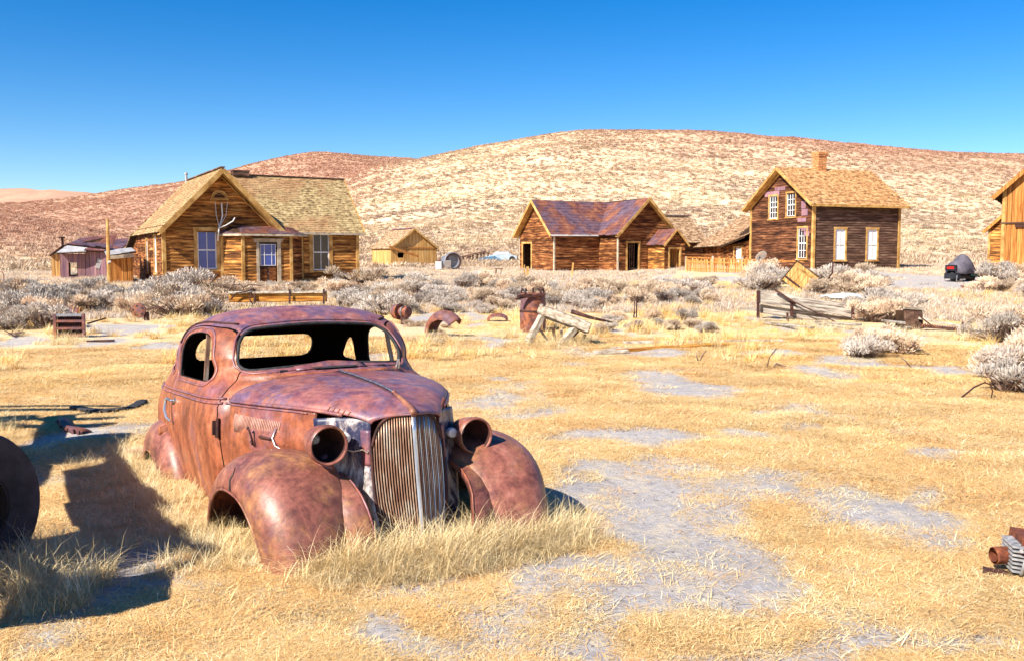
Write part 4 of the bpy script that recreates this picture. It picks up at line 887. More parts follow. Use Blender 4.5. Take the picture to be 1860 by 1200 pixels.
# cowl vent: raised lid over a black slot, two screw plates, wiper spindle
mb = MB(); mb.prism([onfront(y, .965, .003) for y in (-.20, 0, .20)] + [onfront(y, .948, .004) for y in (.14, 0, -.14)], (.012, 0, .006), None); mb.build('vent_slot', 'gasket', body_o)
mb = MB(); q = [onfront(y, .955 - abs(y) * .04, .01) for y in np.linspace(-.26, .22, 9)]; mb.grid([q, [p + Vector((-.07, 0, .038 - abs(p.y) * .06)) for p in q]]); ov_ = mb.build('vent_lid', 'car_rust_top', body_o, True); solidify(ov_, .006)
for y in (-.34, .34): mb = MB(); c_ = onfront(y, .945, .002); mb.box(c_, (.012, .05, .02)); mb.build('wiper_plate', 'gasket', body_o)
mb = MB(); c_ = onfront(.47, .925, 0); mb.tube([c_, c_ + Vector((.02, 0, .03)), c_ + Vector((.025, 0, .06))], [.016, .013, .01], 8); mb.build('wiper_spindle', 'chrome', body_o, 40)
# fuel cap on the rear quarter
c_ = onside(-2.40, .46, -1, 0); mb = MB(); mb.lathe([(-.01, .045), (.02, .045), (.03, .038), (.055, .036), (.062, .028), (.062, .001)], Matrix.Translation(c_) @ Matrix.Rotation(-math.pi / 2, 4, 'Z'), 18); mb.build('fuel_cap', 'rust', body_o, 40)
# inside: dashboard and bench coloured near black for shade, rusted steering column
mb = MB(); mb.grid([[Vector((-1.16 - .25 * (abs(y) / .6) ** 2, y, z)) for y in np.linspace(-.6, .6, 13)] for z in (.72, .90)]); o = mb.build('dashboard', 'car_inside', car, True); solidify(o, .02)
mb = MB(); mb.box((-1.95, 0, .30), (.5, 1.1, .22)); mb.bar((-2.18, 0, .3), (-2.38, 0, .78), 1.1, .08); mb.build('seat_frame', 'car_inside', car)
mb = MB(); mb.tube([(-1.2, .35, .75), (-1.55, .35, .86)], .02, 8); mb.build('steering_column', 'rust_dark', car)

# bonnet: x, z top, z moulding, half width at moulding
HD = [(-.84, .930, .792, .700), (-.6, .915, .790, .645), (-.35, .896, .786, .565), (-.1, .872, .776, .465), (.1, .842, .760, .370), (.25, .800, .738, .285), (.33, .768, .718, .237), (.372, .745, .700, .212)]
def hood(x, v):
    """v 0 centre ridge .. 1 moulding; returns point on the right-hand half (y>=0)"""
    zt, zm, w = [interp(HD, x, c_) for c_ in (1, 2, 3)]
    k = min(max((x + .5) / .87, 0), 1); a = v * math.pi / 2
    y = w * math.sin(a) ** .92 if v > 0 else 0; z = zm + (zt - zm) * max(math.cos(a), 0) ** (.95) if v < 1 else zm
    z += .006 * math.exp(-(y / .02) ** 2) * (1 - k)
    return Vector((x - .52 * y * k * k, y, z))
xs = np.linspace(-.84, .372, 44)
for s_ in (-1, 1):
    mb = MB(); G_ = [[Vector((p.x, p.y * s_, p.z)) for p in [hood(x, v) for v in np.linspace(0, 1, 26)]] for x in xs]
    # rolled lip at the grille arch
    mb.grid(G_); o = mb.build('bonnet', 'car_rust_top' , car, True); solidify(o, .008)
    # side moulding ridge
    mb = MB(); mb.tube([Vector((p.x, p.y * s_, p.z)) + Vector((0, s_ * .003, -.004)) for p in [hood(x, 1) for x in np.linspace(-.84, .2, 40)]], .011, 6); mb.tube([Vector((p.x, p.y * s_, p.z)) + Vector((0, s_ * .004, -.026)) for p in [hood(x, 1) for x in np.linspace(-.84, -.05, 30)]], .006, 6); mb.build('side_moulding', 'car_rust_top', o, True)
    # small louvre ridges where the bonnet meets the grille
    for k_ in range(5):
        x = .10 + k_ * .034; mb = MB(); mb.tube([Vector((p.x, p.y * s_, p.z + .001)) for p in [hood(x, v) for v in (.80, .86, .92, .97)]], [.002, .005, .005, .002], 5); mb.build('ridge', 'car_rust', o, True)
    # side panel below the moulding
    mb = MB(); rows = []
    for x in np.linspace(-.84, .02, 30):
        p0 = hood(x, 1); col = []
        t_ = (x + .84) / .86; zb = .30 + .05 * t_; 
        for j in range(16):
            u_ = j / 15; z = p0.z - .002 + (zb - p0.z) * u_
            bul = .020 * math.exp(-((z - .585) / .05) ** 2) * (1 / (1 + math.exp(-(-.02 - x) * 60))) * (1 / (1 + math.exp(-(x + .66) * 30)))
            col.append(Vector((p0.x + .0 * u_, s_ * (p0.y + .012 * math.sin(u_ * 3.1) + bul + .02 * u_), z)))
        rows.append(col)
    mb.grid(rows); sp = mb.build('bonnet_side', 'car_rust', car, True); solidify(sp, .008)
    def sidept(x, z, lift=.0, s_=s_):
        p0 = hood(x, 1); u_ = min(max((p0.z - z) / (p0.z - .33), 0), 1); return Vector((p0.x, s_ * (p0.y + .012 * math.sin(u_ * 3.1) + .02 * u_ + lift), z))
    # cooling louvres: a raised plate of fine upright fins
    for k_ in range(30):
        x = -.76 + k_ * .0165; zt = .715 - .0008 * k_; lo = .605 - .0003 * k_; link_ = MB(); link_.tube([sidept(x, lo, .001), sidept(x - .006, (zt + lo) / 2, .006), sidept(x, zt, .001)], .0050, 4); link_.build('louvre_fin', 'louvre', sp, True)
    # hook latch and stray wire on the visible side
    if s_ < 0:
        mb = MB(); c_ = sidept(-.50, .60, .02); R0 = .052
        mb.tube([c_ + Vector((.02 * math.sin(t_) - .01, -.02 - .012 * math.cos(t_), .052 * math.cos(t_))) for t_ in np.linspace(-.7, 4.1, 16)], .007, 6); mb.bar(sidept(-.44, .60, .02), sidept(-.33, .59, .015), .02, .015); mb.build('latch_hook', 'rust_dark', sp, True)
        mb = MB(); mb.tube([sidept(-.30, .655, .012), sidept(-.305, .60, .03), sidept(-.26, .555, .04), sidept(-.17, .53, .04), sidept(-.06, .525, .04), (.08, -.43, .52)], .005, 6); mb.build('stray_wire', 'chrome', sp, True)
# centre strip on the bonnet and its rusty toe
mb = MB(); mb.tube([hood(x, 0) + Vector((0, 0, .006)) for x in np.linspace(-.80, .10, 14)], .007, 6); mb.build('centre_strip', 'dark_steel', car, True)
mb = MB(); mb.tube([hood(x, 0) + Vector((0, 0, .003)) for x in np.linspace(.10, .372, 14)], [.010 + .012 * t_ for t_ in np.linspace(0, 1, 14)], 6); mb.lathe([(0, .001), (0, .016), (.01, .014), (.016, .001)], Matrix.Translation(hood(.10, 0) + Vector((0, 0, .004))) @ Matrix.Rotation(-math.pi / 2, 4, 'Y'), 10); mb.build('ornament_base', 'car_rust_wing', car, True)

# grille: V plan, arched top, thin upright bars with a broad chrome centre
def gx(z): return .352 + .085 * max(0, (.745 - z) / .745) ** 1.2
def gw(z): return .203 + .012 * math.sin(max(0, min(1, (.745 - z) / .6)) * math.pi) - .03 * max(0, (.25 - z) / .3)
def gz(t): return .742 - .012 * t - .115 * t ** 5 - .045 * t ** 14       # arch height at fraction t of half width
def gp(t, z, s_, d=0.0): y = t * gw(z); return Vector((gx(z) - .50 * y + .05 * t * t * 0 + d, s_ * y, z))
NB = 15
for s_ in (-1, 1):
    for k_ in range(1, NB + 1):
        t_ = (k_ + .25) / (NB + .9); zt = gz(t_); mb = MB(); mb.tube([gp(t_, z, s_) for z in np.linspace(zt, -.08, 10)], .0045, 5); mb.build('grille_bar', 'grille_steel' if (s_ < 0 or k_ % 3) else 'chrome', car, True)
    mb = MB(); fr = [gp(t_, gz(t_) + .004, s_, .004) for t_ in np.linspace(.02, 1, 24)] + [gp(1.02, z, s_, .004) for z in np.linspace(.58, -.08, 14)]; mb.tube(fr, .009, 6); mb.build('grille_surround', 'rust_dark', car, True)
mb = MB(); mb.grid([[gp(0, z, 1, .012) + Vector((-abs(y) * .5, y, 0)) for y in np.linspace(-.013, .013, 7)] for z in np.linspace(.74, -.06, 10)]); o = mb.build('grille_centre', 'chrome', car, True); solidify(o, .01)
mb = MB(); mb.grid([[gp(abs(t_) * .98, min(z, gz(abs(t_))), 1 if t_ >= 0 else -1, -.045) for t_ in np.linspace(-1, 1, 21)] for z in np.linspace(-.08, .745, 12)]); mb.build('radiator', 'car_inside', car, True)  # plain near-black sheet, its shade coloured in, closing the view behind the bars
# shell between grille and wings: hollow sided sheet with dark blue and white paint
for s_ in (-1, 1):
    rows = []
    for z in list(np.linspace(.735, .45, 14)) + list(np.linspace(.42, -.08, 14)):
        zz = min(z, gz(1)); a_ = gp(1.03, z, s_, .0); hx = interp(HD, .25, 1)
        if z > gz(1): hp = None
        # outer line: tucks under the bonnet side at the top, meets the wing lower down
        k_ = (.735 - z) / .815
        ox = -.04 + .14 * k_ + .24 * k_ ** 2; oy = .44 + .03 * math.sin(k_ * 3.0) - .17 * k_ ** 1.3
        o_ = Vector((ox, s_ * oy, z - .01)); row = []
        for j in range(12):
            u_ = j / 11; p = a_.lerp(o_, u_); dip = .055 * math.sin(u_ * math.pi) * (.35 + .65 * min(1, k_ * 1.6)); p.x -= dip * .9 * (1 - .3 * u_); p.y -= s_ * dip * .3; row.append(p)
        rows.append(row)
    # upper rows follow the underside of the bonnet edge
    for i_ in range(4):
        f_ = 1 - i_ / 4
        for j in range(12):
            x = rows[i_][j].x; zmax = interp(HD, min(max(x + .46 * abs(rows[i_][j].y) * .8, -.1), .37), 2) - .012
            rows[i_][j].z = min(rows[i_][j].z, zmax)
    mb = MB(); mb.grid(rows); o = mb.build('nose_panel', 'chipped_paint', car, True); solidify(o, .006)
    # painted metal strip hugging the grille
    for za_, zb_, mt_ in ((.665, .47, 'car_rust_top'), (.47, -.08, 'chipped_paint')):
        mb = MB(); mb.grid([[gp(1.04, z, s_, .008), gp(1.04, z, s_, .010) + Vector((-.015, s_ * .018, 0)), gp(1.04, z, s_, .0) + Vector((-.05, s_ * (.030 + .05 * max(0, z - .5)), 0))] for z in np.linspace(za_, zb_, 12)]); o = mb.build('nose_edge', mt_, car, True); solidify(o, .005)

# wings (mudguards)
def wing(name, xc, zc, R_t, yc, hin, hout, dep_in, dep_out, mat='car_rust', u0=-12, u1=186, thick=.007, widen=None, nu=56):
    obs = []
    for s_ in (-1, 1):
        rows = []
        for u_ in np.linspace(u0, u1, nu):
            a = R(u_); Rr = interp(R_t, u_, 1); wd = interp(widen, u_, 1) if widen else 1; row = []
            for v_ in np.linspace(-1, 1, 34):
                q_ = v_ * math.pi / 2 * (.98)
                if v_ < 0: y = yc + hin * abs(math.sin(q_)) ** .95 * wd; r_ = Rr - dep_in * (1 - math.cos(q_) ** .85)
                else: y = yc - hout * abs(math.sin(q_)) ** .95 * wd; r_ = Rr - dep_out * (1 - math.cos(q_) ** .85)
                row.append(Vector((xc + r_ * math.cos(a), s_ * -y, zc + r_ * math.sin(a))))
            rows.append(row)
        mb = MB(); mb.grid(rows); o = mb.build(name, mat, car, True); solidify(o, thick, 0); obs.append(o)
        mb = MB(); mb.tube([r_[-1] for r_ in rows], .008, 6); mb.build('rolled_edge', mat, o, True)
    return obs
FR = [(-14, .56), (20, .585), (50, .60), (90, .59), (120, .64), (150, .74), (186, .90)]; FWD = [(-14, .62), (15, .76), (45, .92), (90, 1.0), (130, 1.04), (186, .95)]; FX = -.07
fw = wing('front_wing', FX, -.04, FR, -.67, .33, .235, .13, .21, 'car_rust_wing', 2, 186, widen=FWD)
rw_ = wing('rear_wing', -2.62, -.03, [(-14, .62), (20, .60), (60, .57), (90, .55), (130, .58), (186, .66)], -.76, .16, .155, .2, .24, 'car_rust_wing', -8, 186, widen=[(-14, .6), (30, .9), (90, 1), (150, .9), (186, .7)])
# inner apron joining wing and nose
IN_ = [(-.12, .34, .430), (.05, .34, .428), (.17, .338, .418), (.28, .333, .385), (.37, .325, .335), (.43, .315, .27), (.465, .30, .18), (.48, .29, .07), (.485, .285, -.08)]
OUT_ = [(-.22, .50, .455), (-.05, .50, .45), (.09, .495, .425), (.20, .49, .385), (.29, .485, .33), (.36, .48, .26), (.41, .475, .17), (.435, .47, .06), (.44, .47, -.08)]
for s_ in (-1, 1):
    rows = []
    for k_ in range(33):
        f_ = k_ / 32 * 8; j = min(int(f_), 7); t_ = f_ - j; a = Vector(IN_[j]).lerp(Vector(IN_[j + 1]), t_); b = Vector(OUT_[j]).lerp(Vector(OUT_[j + 1]), t_)
        a.y *= s_; b.y *= s_; n_ = Vector((.6, 0, .8)) if f_ < 3 else Vector((1, 0, .15)); row = [a + Vector((-.03, 0, -.03)), a.copy()]
        for q_ in (.12, .3, .5, .7, .85): row.append(a.lerp(b, q_) + n_ * .022 * math.sin(q_ * math.pi))
        row.append(b + n_ * .012); row.append(b + n_ * .012 + Vector((-.03, s_ * .05, .0))); rows.append(row)
    mb = MB(); mb.grid(rows); o = mb.build('apron', 'car_rust_wing', car, True); solidify(o, .006)
    mb = MB(); mb.tube([r_[-2] + Vector((0, 0, .002)) for r_ in rows], .011, 6); mb.tube([r_[1] for r_ in rows], .006, 5); mb.build('seam_bead', 'car_rust', o, True)
# crack above the near wheel opening
mb = MB(); 
def wingpt(u_, v_, lift=.004):
    a = R(u_); q_ = v_ * math.pi / 2 * .98; Rr = interp(FR, u_, 1); wd = interp(FWD, u_, 1)
    y = -.67 - .235 * abs(math.sin(q_)) ** .95 * wd; r_ = Rr - .21 * (1 - math.cos(q_) ** .85) + lift
    return Vector((FX + r_ * math.cos(a), y - lift, -.04 + r_ * math.sin(a)))
mb.tube([wingpt(96, .60), wingpt(92, .72), wingpt(94, .82), wingpt(90, .97)], [.002, .005, .007, .009], 5); mb.build('crack', 'gasket', fw[0], True)
# headlamps: open bowls without glass
for (cxx, cyy, czz, yaw_, s_) in ((.27, -.46, .606, 0.02, -1), (.20, .475, .563, -.02, 1)):
    M = Matrix.Translation((cxx, cyy, czz)) @ Matrix.Rotation(yaw_, 4, 'Z') @ Matrix.Rotation(R(3), 4, 'Y') @ Matrix.Scale(.91, 4)
    mb = MB(); mb.lathe([(-.30, .012), (-.285, .045), (-.24, .075), (-.17, .098), (-.10, .110), (-.04, .116), (-.03, .121), (-.018, .121), (-.012, .117), (0, .118), (.006, .113), (.004, .107), (-.006, .103)], M, 36); mb.lathe([(-.006, .103), (-.03, .104), (-.10, .099), (-.17, .088), (-.235, .066), (-.265, .035), (-.27, .002)], M, 36, 1)
    hl = mb.build('headlamp', ['car_rust_wing', 'rust_dark'], car, 35)  # bowl inside in darker rust, its shadow put into the colour
    mb = MB(); mb.lathe([(-.268, .001), (-.262, .03), (-.245, .034), (-.22, .02), (-.215, .001)], M, 14); mb.build('bulb_socket', 'white_paint', hl, 40)
    mb = MB(); base = M @ Vector((-.14, 0, -.09)); mb.tube([base, base + Vector((-.01, -s_ * .03, -.06)), base + Vector((-.02, -s_ * .02, -.14))], [.035, .045, .06], 12); mb.build('lamp_stand', 'car_rust', hl, True)
    mb = MB(); mb.lathe([(-.05, .02), (-.03, .03), (0, .034), (.02, .03), (.03, .001)], M @ Matrix.Translation((-.09, -s_ * .135, .02)), 14); mb.build('marker_lamp', 'white_paint', hl, 40)
    if s_ < 0:
        mb = MB(); mb.tube([M @ Vector((-.08, .10, -.04)), M @ Vector((-.02, .16, -.055)), M @ Vector((-.02, .22, -.05)), M @ Vector((.0, .24, -.07)), M @ Vector((-.01, .26, -.05))], .004, 5); mb.build('tie_wire', 'trim_grey', hl, True)
# broken running board lying under the door
rb = MB()
for k_ in range(5): rb.bar((-.95, -.98 - k_ * .035, .02 + .004 * k_), (-1.55, -.96 - k_ * .035, .03), .022, .02)
tag(rb.build('running_board', 'tin_roof', None, M=CM.copy()), 'ribbed rusty running board strip lying loose in the grass under the coupe door', 'car part')
# green scrap, unidentified, at the foot of the near wing
bt = MB(); g0 = ground(519, 1028); bt.lathe([(-.05, .001), (-.05, .03), (.0, .034), (.05, .03), (.065, .012), (.10, .011), (.10, .001)], Matrix.Translation((g0.x, g0.y, g0.z + .02)) @ Matrix.Rotation(.3, 4, 'Z'), 14)
m_ = material('scrap_green', [(.3, (.03, .10, .05)), (.7, (.08, .20, .10))], (20, 20, 20), rough=.3)
tag(bt.build('green_scrap', 'scrap_green', None, 40), 'small dull green scrap half buried at the foot of the near front wing', 'scrap')
# ---------------------------------------------------------------- scattered relics. spot(px, py) = place on the terrain
def spot(name, label, cat, px, py, rz=0, group=None, dz=0.0):
    g_ = ground(px, py); return thing(name, label, cat, (g_.x, g_.y, g_.z + dz), rz, group)
def RX(a): return Matrix.Rotation(a, 4, 'X')
def RY(a): return Matrix.Rotation(a, 4, 'Y')
def RZ(a): return Matrix.Rotation(a, 4, 'Z')
TR = Matrix.Translation
# old machine outside the left edge whose wheel reaches into view
def spoked_wheel(root, c, Rr, w, axis_rz, name='wheel', spokes=10, tyre='tyre_grey', dish=.0, th=.07):
    M = TR(c) @ RZ(axis_rz); mb = MB(); h_ = w / 2; t_ = th
    mb.lathe([(-h_ * .8, Rr - t_), (-h_, Rr - t_ * .6), (-h_ * .95, Rr - .02), (-h_ * .6, Rr), (0, Rr + .004), (h_ * .6, Rr), (h_ * .95, Rr - .02), (h_, Rr - t_ * .6), (h_ * .8, Rr - t_), (-h_ * .8, Rr - t_)], M, 48)
    wh = mb.build(name, tyre, root, 50)
    mb = MB(); mb.lathe([(-h_ * .75, Rr - t_ + .002), (h_ * .75, Rr - t_ + .002), (h_ * .8, Rr - t_ - .02), (-h_ * .8, Rr - t_ - .02), (-h_ * .75, Rr - t_ + .002)], M, 48); mb.build('rim', 'rubber', wh, 50)
    mb = MB(); mb.lathe([(-h_ * 1.1, .001), (-h_ * 1.1, .05), (-h_ * .5, .07), (h_ * .5, .07), (h_ * 1.2, .05), (h_ * 1.3, .03), (h_ * 1.3, .001)], M, 16); mb.build('hub', 'rust_dark', wh, 50)
    for k_ in range(spokes):
        a = 2 * math.pi * k_ / spokes; mb = MB(); mb.tube([M @ Vector((0, .06 * math.cos(a), .06 * math.sin(a))), M @ Vector((dish, (Rr - t_ - .01) * math.cos(a), (Rr - t_ - .01) * math.sin(a)))], .018, 6); mb.build('spoke', 'rust_dark', wh, True)
    return wh
t = thing('old_wagon', 'black rubber tyred wheel of an old farm wagon cut off by the left edge', 'wagon', (-2.95, 4.75, 0))
spoked_wheel(t, (.10, .05, .31), .41, .22, R(-17), spokes=8, tyre='tyre_grey', th=.21)
spoked_wheel(t, (-1.0, .45, .36), .37, .22, R(-17), spokes=8, tyre='rubber', th=.19)
def frame(root, bars, mat='rust_dark', name='frame'):
    for a, b, w in bars: mb = MB(); mb.bar(Vector(a) - root.location + Vector((.16, 0, 0)), Vector(b) - root.location + Vector((.16, 0, 0)), w, w); mb.build(name, mat, root)
frame(t, [((-3.05, 4.88, .34), (-4.0, 5.2, .36), .08), ((-3.5, 4.9, .40), (-5.6, 8.9, .9), .14), ((-3.15, 4.75, .45), (-3.2, 4.6, .8), .14), ((-3.1, 4.6, .88), (-4.4, 6.3, 1.15), .24), ((-3.4, 4.5, 1.05), (-4.9, 6.9, 1.5), .07),
          ((-7.3, 8.75, 1.5), (-5.55, 8.75, 1.5), .09), ((-7.3, 9.15, 1.35), (-5.6, 9.15, 1.35), .07), ((-5.6, 8.8, 0), (-5.6, 8.8, 1.5), .08), ((-7.2, 8.9, 0), (-7.2, 8.9, 1.5), .08), ((-3.0, 4.2, .75), (-2.85, 4.1, 1.12), .07), ((-5.2, 7.8, 1.4), (-6.5, 7.8, 1.4), .12), ((-5.2, 8.3, 1.3), (-6.5, 8.3, 1.3), .1)])
L0 = t.location - Vector((.20, 0, 0))  # unseen blocks below are added to the machine for their shadow
mb = MB(); mb.box(Vector((-3.15, 4.35, .78)) - L0, (.62, .55, .42), Matrix.Rotation(.4, 3, 'Z')); mb.build('shadow_block', 'rust', t)
mb = MB(); mb.box(Vector((-2.80, 3.72, .74)) - L0, (.5, .42, .22), Matrix.Rotation(.3, 3, 'Z')); mb.bar(Vector((-2.95, 3.8, .2)) - L0, Vector((-3.1, 4.3, .7)) - L0, .1, .1); mb.bar(Vector((-2.7, 3.7, .1)) - L0, Vector((-2.8, 3.72, .7)) - L0, .06, .06); mb.build('shadow_seat', 'rust_dark', t)
mb = MB(); mb.box(Vector((-4.95, 6.9, 1.15)) - L0, (.6, 1.0, .35), Matrix.Rotation(.3, 3, 'Z')); mb.build('shadow_box', 'rust', t)
mb = MB(); mb.lathe([(-.30, .001), (-.30, .20), (.30, .20), (.30, .001)], TR(Vector((-3.55, 5.2, .95)) - L0) @ RZ(R(120)), 20); mb.build('tank', 'rust', t, 40)
mb = MB(); mb.tube([Vector((-3.0 + .26 * math.cos(a), 3.95 + .1 * math.sin(a), 1.02 + .24 * math.sin(a))) - L0 for a in np.linspace(0, 2 * math.pi, 20)], .045, 6, False); mb.build('steering_wheel', 'rust_dark', t, True)
spoked_wheel(t, tuple(Vector((-6.0, 8.6, .5)) - L0), .5, .2, R(-17), spokes=10, tyre='rubber'); spoked_wheel(t, tuple(Vector((-7.4, 9.0, .5)) - L0), .5, .2, R(-17), spokes=10, tyre='rubber')

# engine block at the right edge
t = spot('engine_block', 'rusty engine block with grey finned casting and silver fittings at the lower right edge', 'engine', 1868, 1046, R(-12)); t.scale = (.8, .8, .8)
mb = MB(); mb.box((.10, .05, .13), (.36, .26, .22), Matrix.Rotation(.1, 3, 'Y')); mb.build('crankcase', 'engine_rust', t)
for k_ in range(7): mb = MB(); mb.box((-.075 + k_ * .0, .0, .20 - k_ * .026), (.12, .24, .012), Matrix.Rotation(.12, 3, 'Y')); mb.build('cooling_fin', 'engine_grey', t)
mb = MB(); mb.box((-.07, .02, .12), (.085, .19, .19)); mb.build('cylinder', 'engine_grey', t)
mb = MB(); mb.lathe([(-.055, .05), (-.05, .056), (.05, .056), (.055, .045), (.03, .038), (-.055, .04)], TR((-.165, .0, .115)) @ RZ(R(20)), 18); mb.build('exhaust_flange', 'engine_rust', t, 40)
mb = MB(); mb.lathe([(-.02, .001), (-.02, .055), (.02, .055), (.03, .02), (.03, .001)], TR((.02, -.12, .235)) @ RZ(R(70)), 18); mb.build('carburettor', 'galvanised', t, 40)
mb = MB(); mb.lathe([(-.02, .001), (-.02, .085), (.015, .09), (.02, .06), (.01, .03), (.01, .001)], TR((.14, -.11, .10)) @ RZ(R(-90)), 24); mb.build('flywheel_cover', 'engine_rust', t, 40)
for a_, b_ in (((-.08, -.12, .03), (-.05, -.13, .17)), ((-.02, -.13, .02), (.0, -.13, .22)), ((-.12, -.09, .15), (.04, -.13, .15))): mb = MB(); mb.tube([a_, b_], .012, 6); mb.build('pipe', 'engine_grey' if b_[2] > .16 else 'engine_rust', t, True)
for k_ in range(4): mb = MB(); mb.lathe([(0, .001), (0, .012), (.014, .012), (.014, .001)], TR((-.09 + k_ * .05, -.135, .19 - .02 * k_)) @ RZ(R(-90)), 6); mb.build('bolt', 'engine_grey', t)
mb = MB(); mb.bar((-.28, -.03, .02), (-.05, -.08, .0), .07, .03); mb.build('mounting_foot', 'rust_dark', t)

# ore bucket with hooks, and the weathered frame leaning on it
t = spot('iron_tank', 'tall rusty riveted iron tank standing upright behind the pale timber frame', 'tank', 968, 603, R(8))
mb = MB(); mb.lathe([(0, .24), (.05, .265), (.30, .275), (.60, .262), (.80, .25), (.81, .235), (.3, .255), (.05, .24)], RY(-math.pi / 2), 28); mb.build('shell', 'rust', t, 50)
mb = MB(); mb.lathe([(.42, .272), (.425, .282), (.455, .282), (.46, .270)], RY(-math.pi / 2), 28); mb.build('band', 'rust_dark', t, 50)
for a in (.4, 1.4, 2.6, 3.9, 5.2): 
    mb = MB(); x, y = .25 * math.cos(a), .25 * math.sin(a); mb.tube([(x, y, .74), (x * 1.05, y * 1.05, .84), (x * .98, y * .98, .90), (x * .85, y * .85, .86)], .022, 6); mb.build('lug', 'rust_dark', t, True)
mb = MB(); mb.bar((-.42, -.30, .70), (.22, -.27, .80), .05, .035); mb.bar((-.38, -.32, .76), (-.08, -.28, .78), .05, .05); mb.build('bail_bar', 'rust_dark', t)
t = spot('timber_trestle', 'pale weathered timber frame with bolted beam slumped against the iron tank', 'timber', 1020, 622, R(-4))
def wbeam(root, a, b, w, h_, mat='grey_wood', name='beam'):
    a = Vector(a); b = Vector(b); d = b - a; L_ = d.length; d.normalize(); y = Vector((0, 0, 1)).cross(d).normalized(); z = d.cross(y); M = Matrix((d, y, z)).transposed().to_4x4(); M.translation = (a + b) / 2
    mb = MB(); n_ = 8
    ring = []
    for k_ in range(n_ + 1):
        x = -L_ / 2 + L_ * k_ / n_; jw = random.uniform(-.05, .05) * w; jh = random.uniform(-.06, .06) * h_
        ring.append([Vector((x, sy * (w / 2) + jw * .3, sz * (h_ / 2) + jh)) for sy, sz in ((-1, -.8), (-.85, -1), (.85, -1), (1, -.8), (1, .8), (.85, 1), (-.85, 1), (-1, .8))])
    mb.grid(ring, True); mb.f.append(tuple(range(8))); mb.f.append(tuple(range(n_ * 8, n_ * 8 + 8))[::-1]); mb.m += [0, 0]
    return mb.build(name, mat, root, False, M)
wbeam(t, (-.42, 0, .64), (.52, -.12, .28), .20, .17); wbeam(t, (-.30, .02, .60), (-.62, -.18, .02), .12, .11); wbeam(t, (.30, -.05, .33), (-.02, -.28, -.02), .12, .11); wbeam(t, (-.33, .3, .48), (.5, .2, .2), .12, .1); wbeam(t, (.42, .0, .3), (.46, .35, .2), .10, .10)
for k_ in range(6): mb = MB(); x = -.25 + k_ * .13; mb.bar((x, .1 + .04 * k_, .0), (x + random.uniform(-.2, .25), .0, .30 - .03 * k_), .05, .03); mb.build('splintered_board', 'siding_brown' if k_ % 2 else 'weathered_timber', t)
for x, z in ((-.33, .70), (.36, .43)): mb = MB(); mb.lathe([(0, .001), (0, .026), (.02, .022), (.025, .001)], TR((x, -.09, z - .02)) @ RZ(-math.pi / 2) @ RY(0), 10); mb.build('bolt', 'rust_dark', t, 40)
t = spot('rusty_pipe', 'short rusty iron bar lying behind the pale timber frame', 'bar', 1085, 596, 0)
mb = MB(); mb.tube([(-.55, .3, .34), (-.1, .3, .20), (.35, .3, .10)], [.05, .035, .02], 8); mb.build('bar', 'rust_dark', t, True)

# curved mudguards dropped in the grass
t = spot('loose_mudguard', 'deep rusty curved mudguard standing on end in grass behind the coupe', 'mudguard', 812, 612, R(20))
rows = []
for u_ in np.linspace(-10, 165, 26):
    a = R(u_); rows.append([Vector((.0 + (.36 - .13 * abs(v_) ** 2.2) * math.cos(a), v_ * .13, .05 + (.36 - .13 * abs(v_) ** 2.2) * math.sin(a))) for v_ in np.linspace(-1, 1, 11)])
mb = MB(); mb.grid(rows); o = mb.build('shell', 'rust', t, True, RZ(R(-52)) @ RY(R(-50)) @ Matrix.Scale(1.35, 4)); solidify(o, .01)
mb = MB(); mb.tube([r_[0] for r_ in rows], .012, 5); mb.build('rolled_edge', 'rust', o, True)
t = spot('buried_mudguard', 'small rusty curved metal cover half buried beyond the standing mudguard', 'mudguard', 904, 584, 0)
mb = MB(); mb.grid([[Vector((.26 * math.cos(a) * (1 - .2 * v_ * v_), v_ * .14, .20 * math.sin(a) ** .7 * math.cos(v_ * .9))) for v_ in np.linspace(-1, 1, 9)] for a in np.linspace(0.02, math.pi - .02, 18)]); o = mb.build('shell', 'rust', t, True); solidify(o, .01)

# drum-and-gear winch
t = spot('rusty_winch', 'rusty flanged winch drum and gearbox on a stump of iron behind the coupe roof', 'winch', 735, 590, R(-18))
M = TR((-.12, 0, .30)); mb = MB(); mb.lathe([(-.14, .001), (-.14, .17), (-.02, .19), (0, .195), (.005, .165), (-.01, .14), (-.01, .001)], M @ RZ(R(-15)), 28); mb.build('flange_drum', 'rust', t, 40)
mb = MB(); mb.lathe([(0, .001), (0, .095), (.04, .10), (.045, .115), (.08, .115), (.085, .10), (.18, .10), (.185, .13), (.26, .13), (.27, .10), (.27, .001)], M @ RZ(R(-15)), 22); mb.build('gearbox', 'rust', t, 40)
mb = MB(); mb.lathe([(.09, .117), (.09, .122), (.12, .122), (.12, .117)], M @ RZ(R(-15)), 22); mb.build('collar', 'galvanised', t, 40)
for k_ in range(8):
    a = k_ * math.pi / 4; mb = MB(); mb.lathe([(0, .001), (0, .012), (.015, .012), (.015, .001)], M @ RZ(R(-15)) @ TR((.27, .08 * math.cos(a), .08 * math.sin(a))), 6); mb.build('bolt', 'rust_dark', t)
mb = MB(); mb.bar((0, 0, -.1), (0, 0, .2), .14, .14); mb.bar((.14, .0, .1), (.22, .02, -.05), .05, .05); mb.build('pedestal', 'rust_dark', t)
t = spot('broken_plank', 'dark splintered plank in the brush just right of the rusty winch', 'plank', 785, 553, R(12))
wbeam(t, (-.28, 0, .05), (.3, 0, .16), .07, .06, 'siding_brown', 'plank')

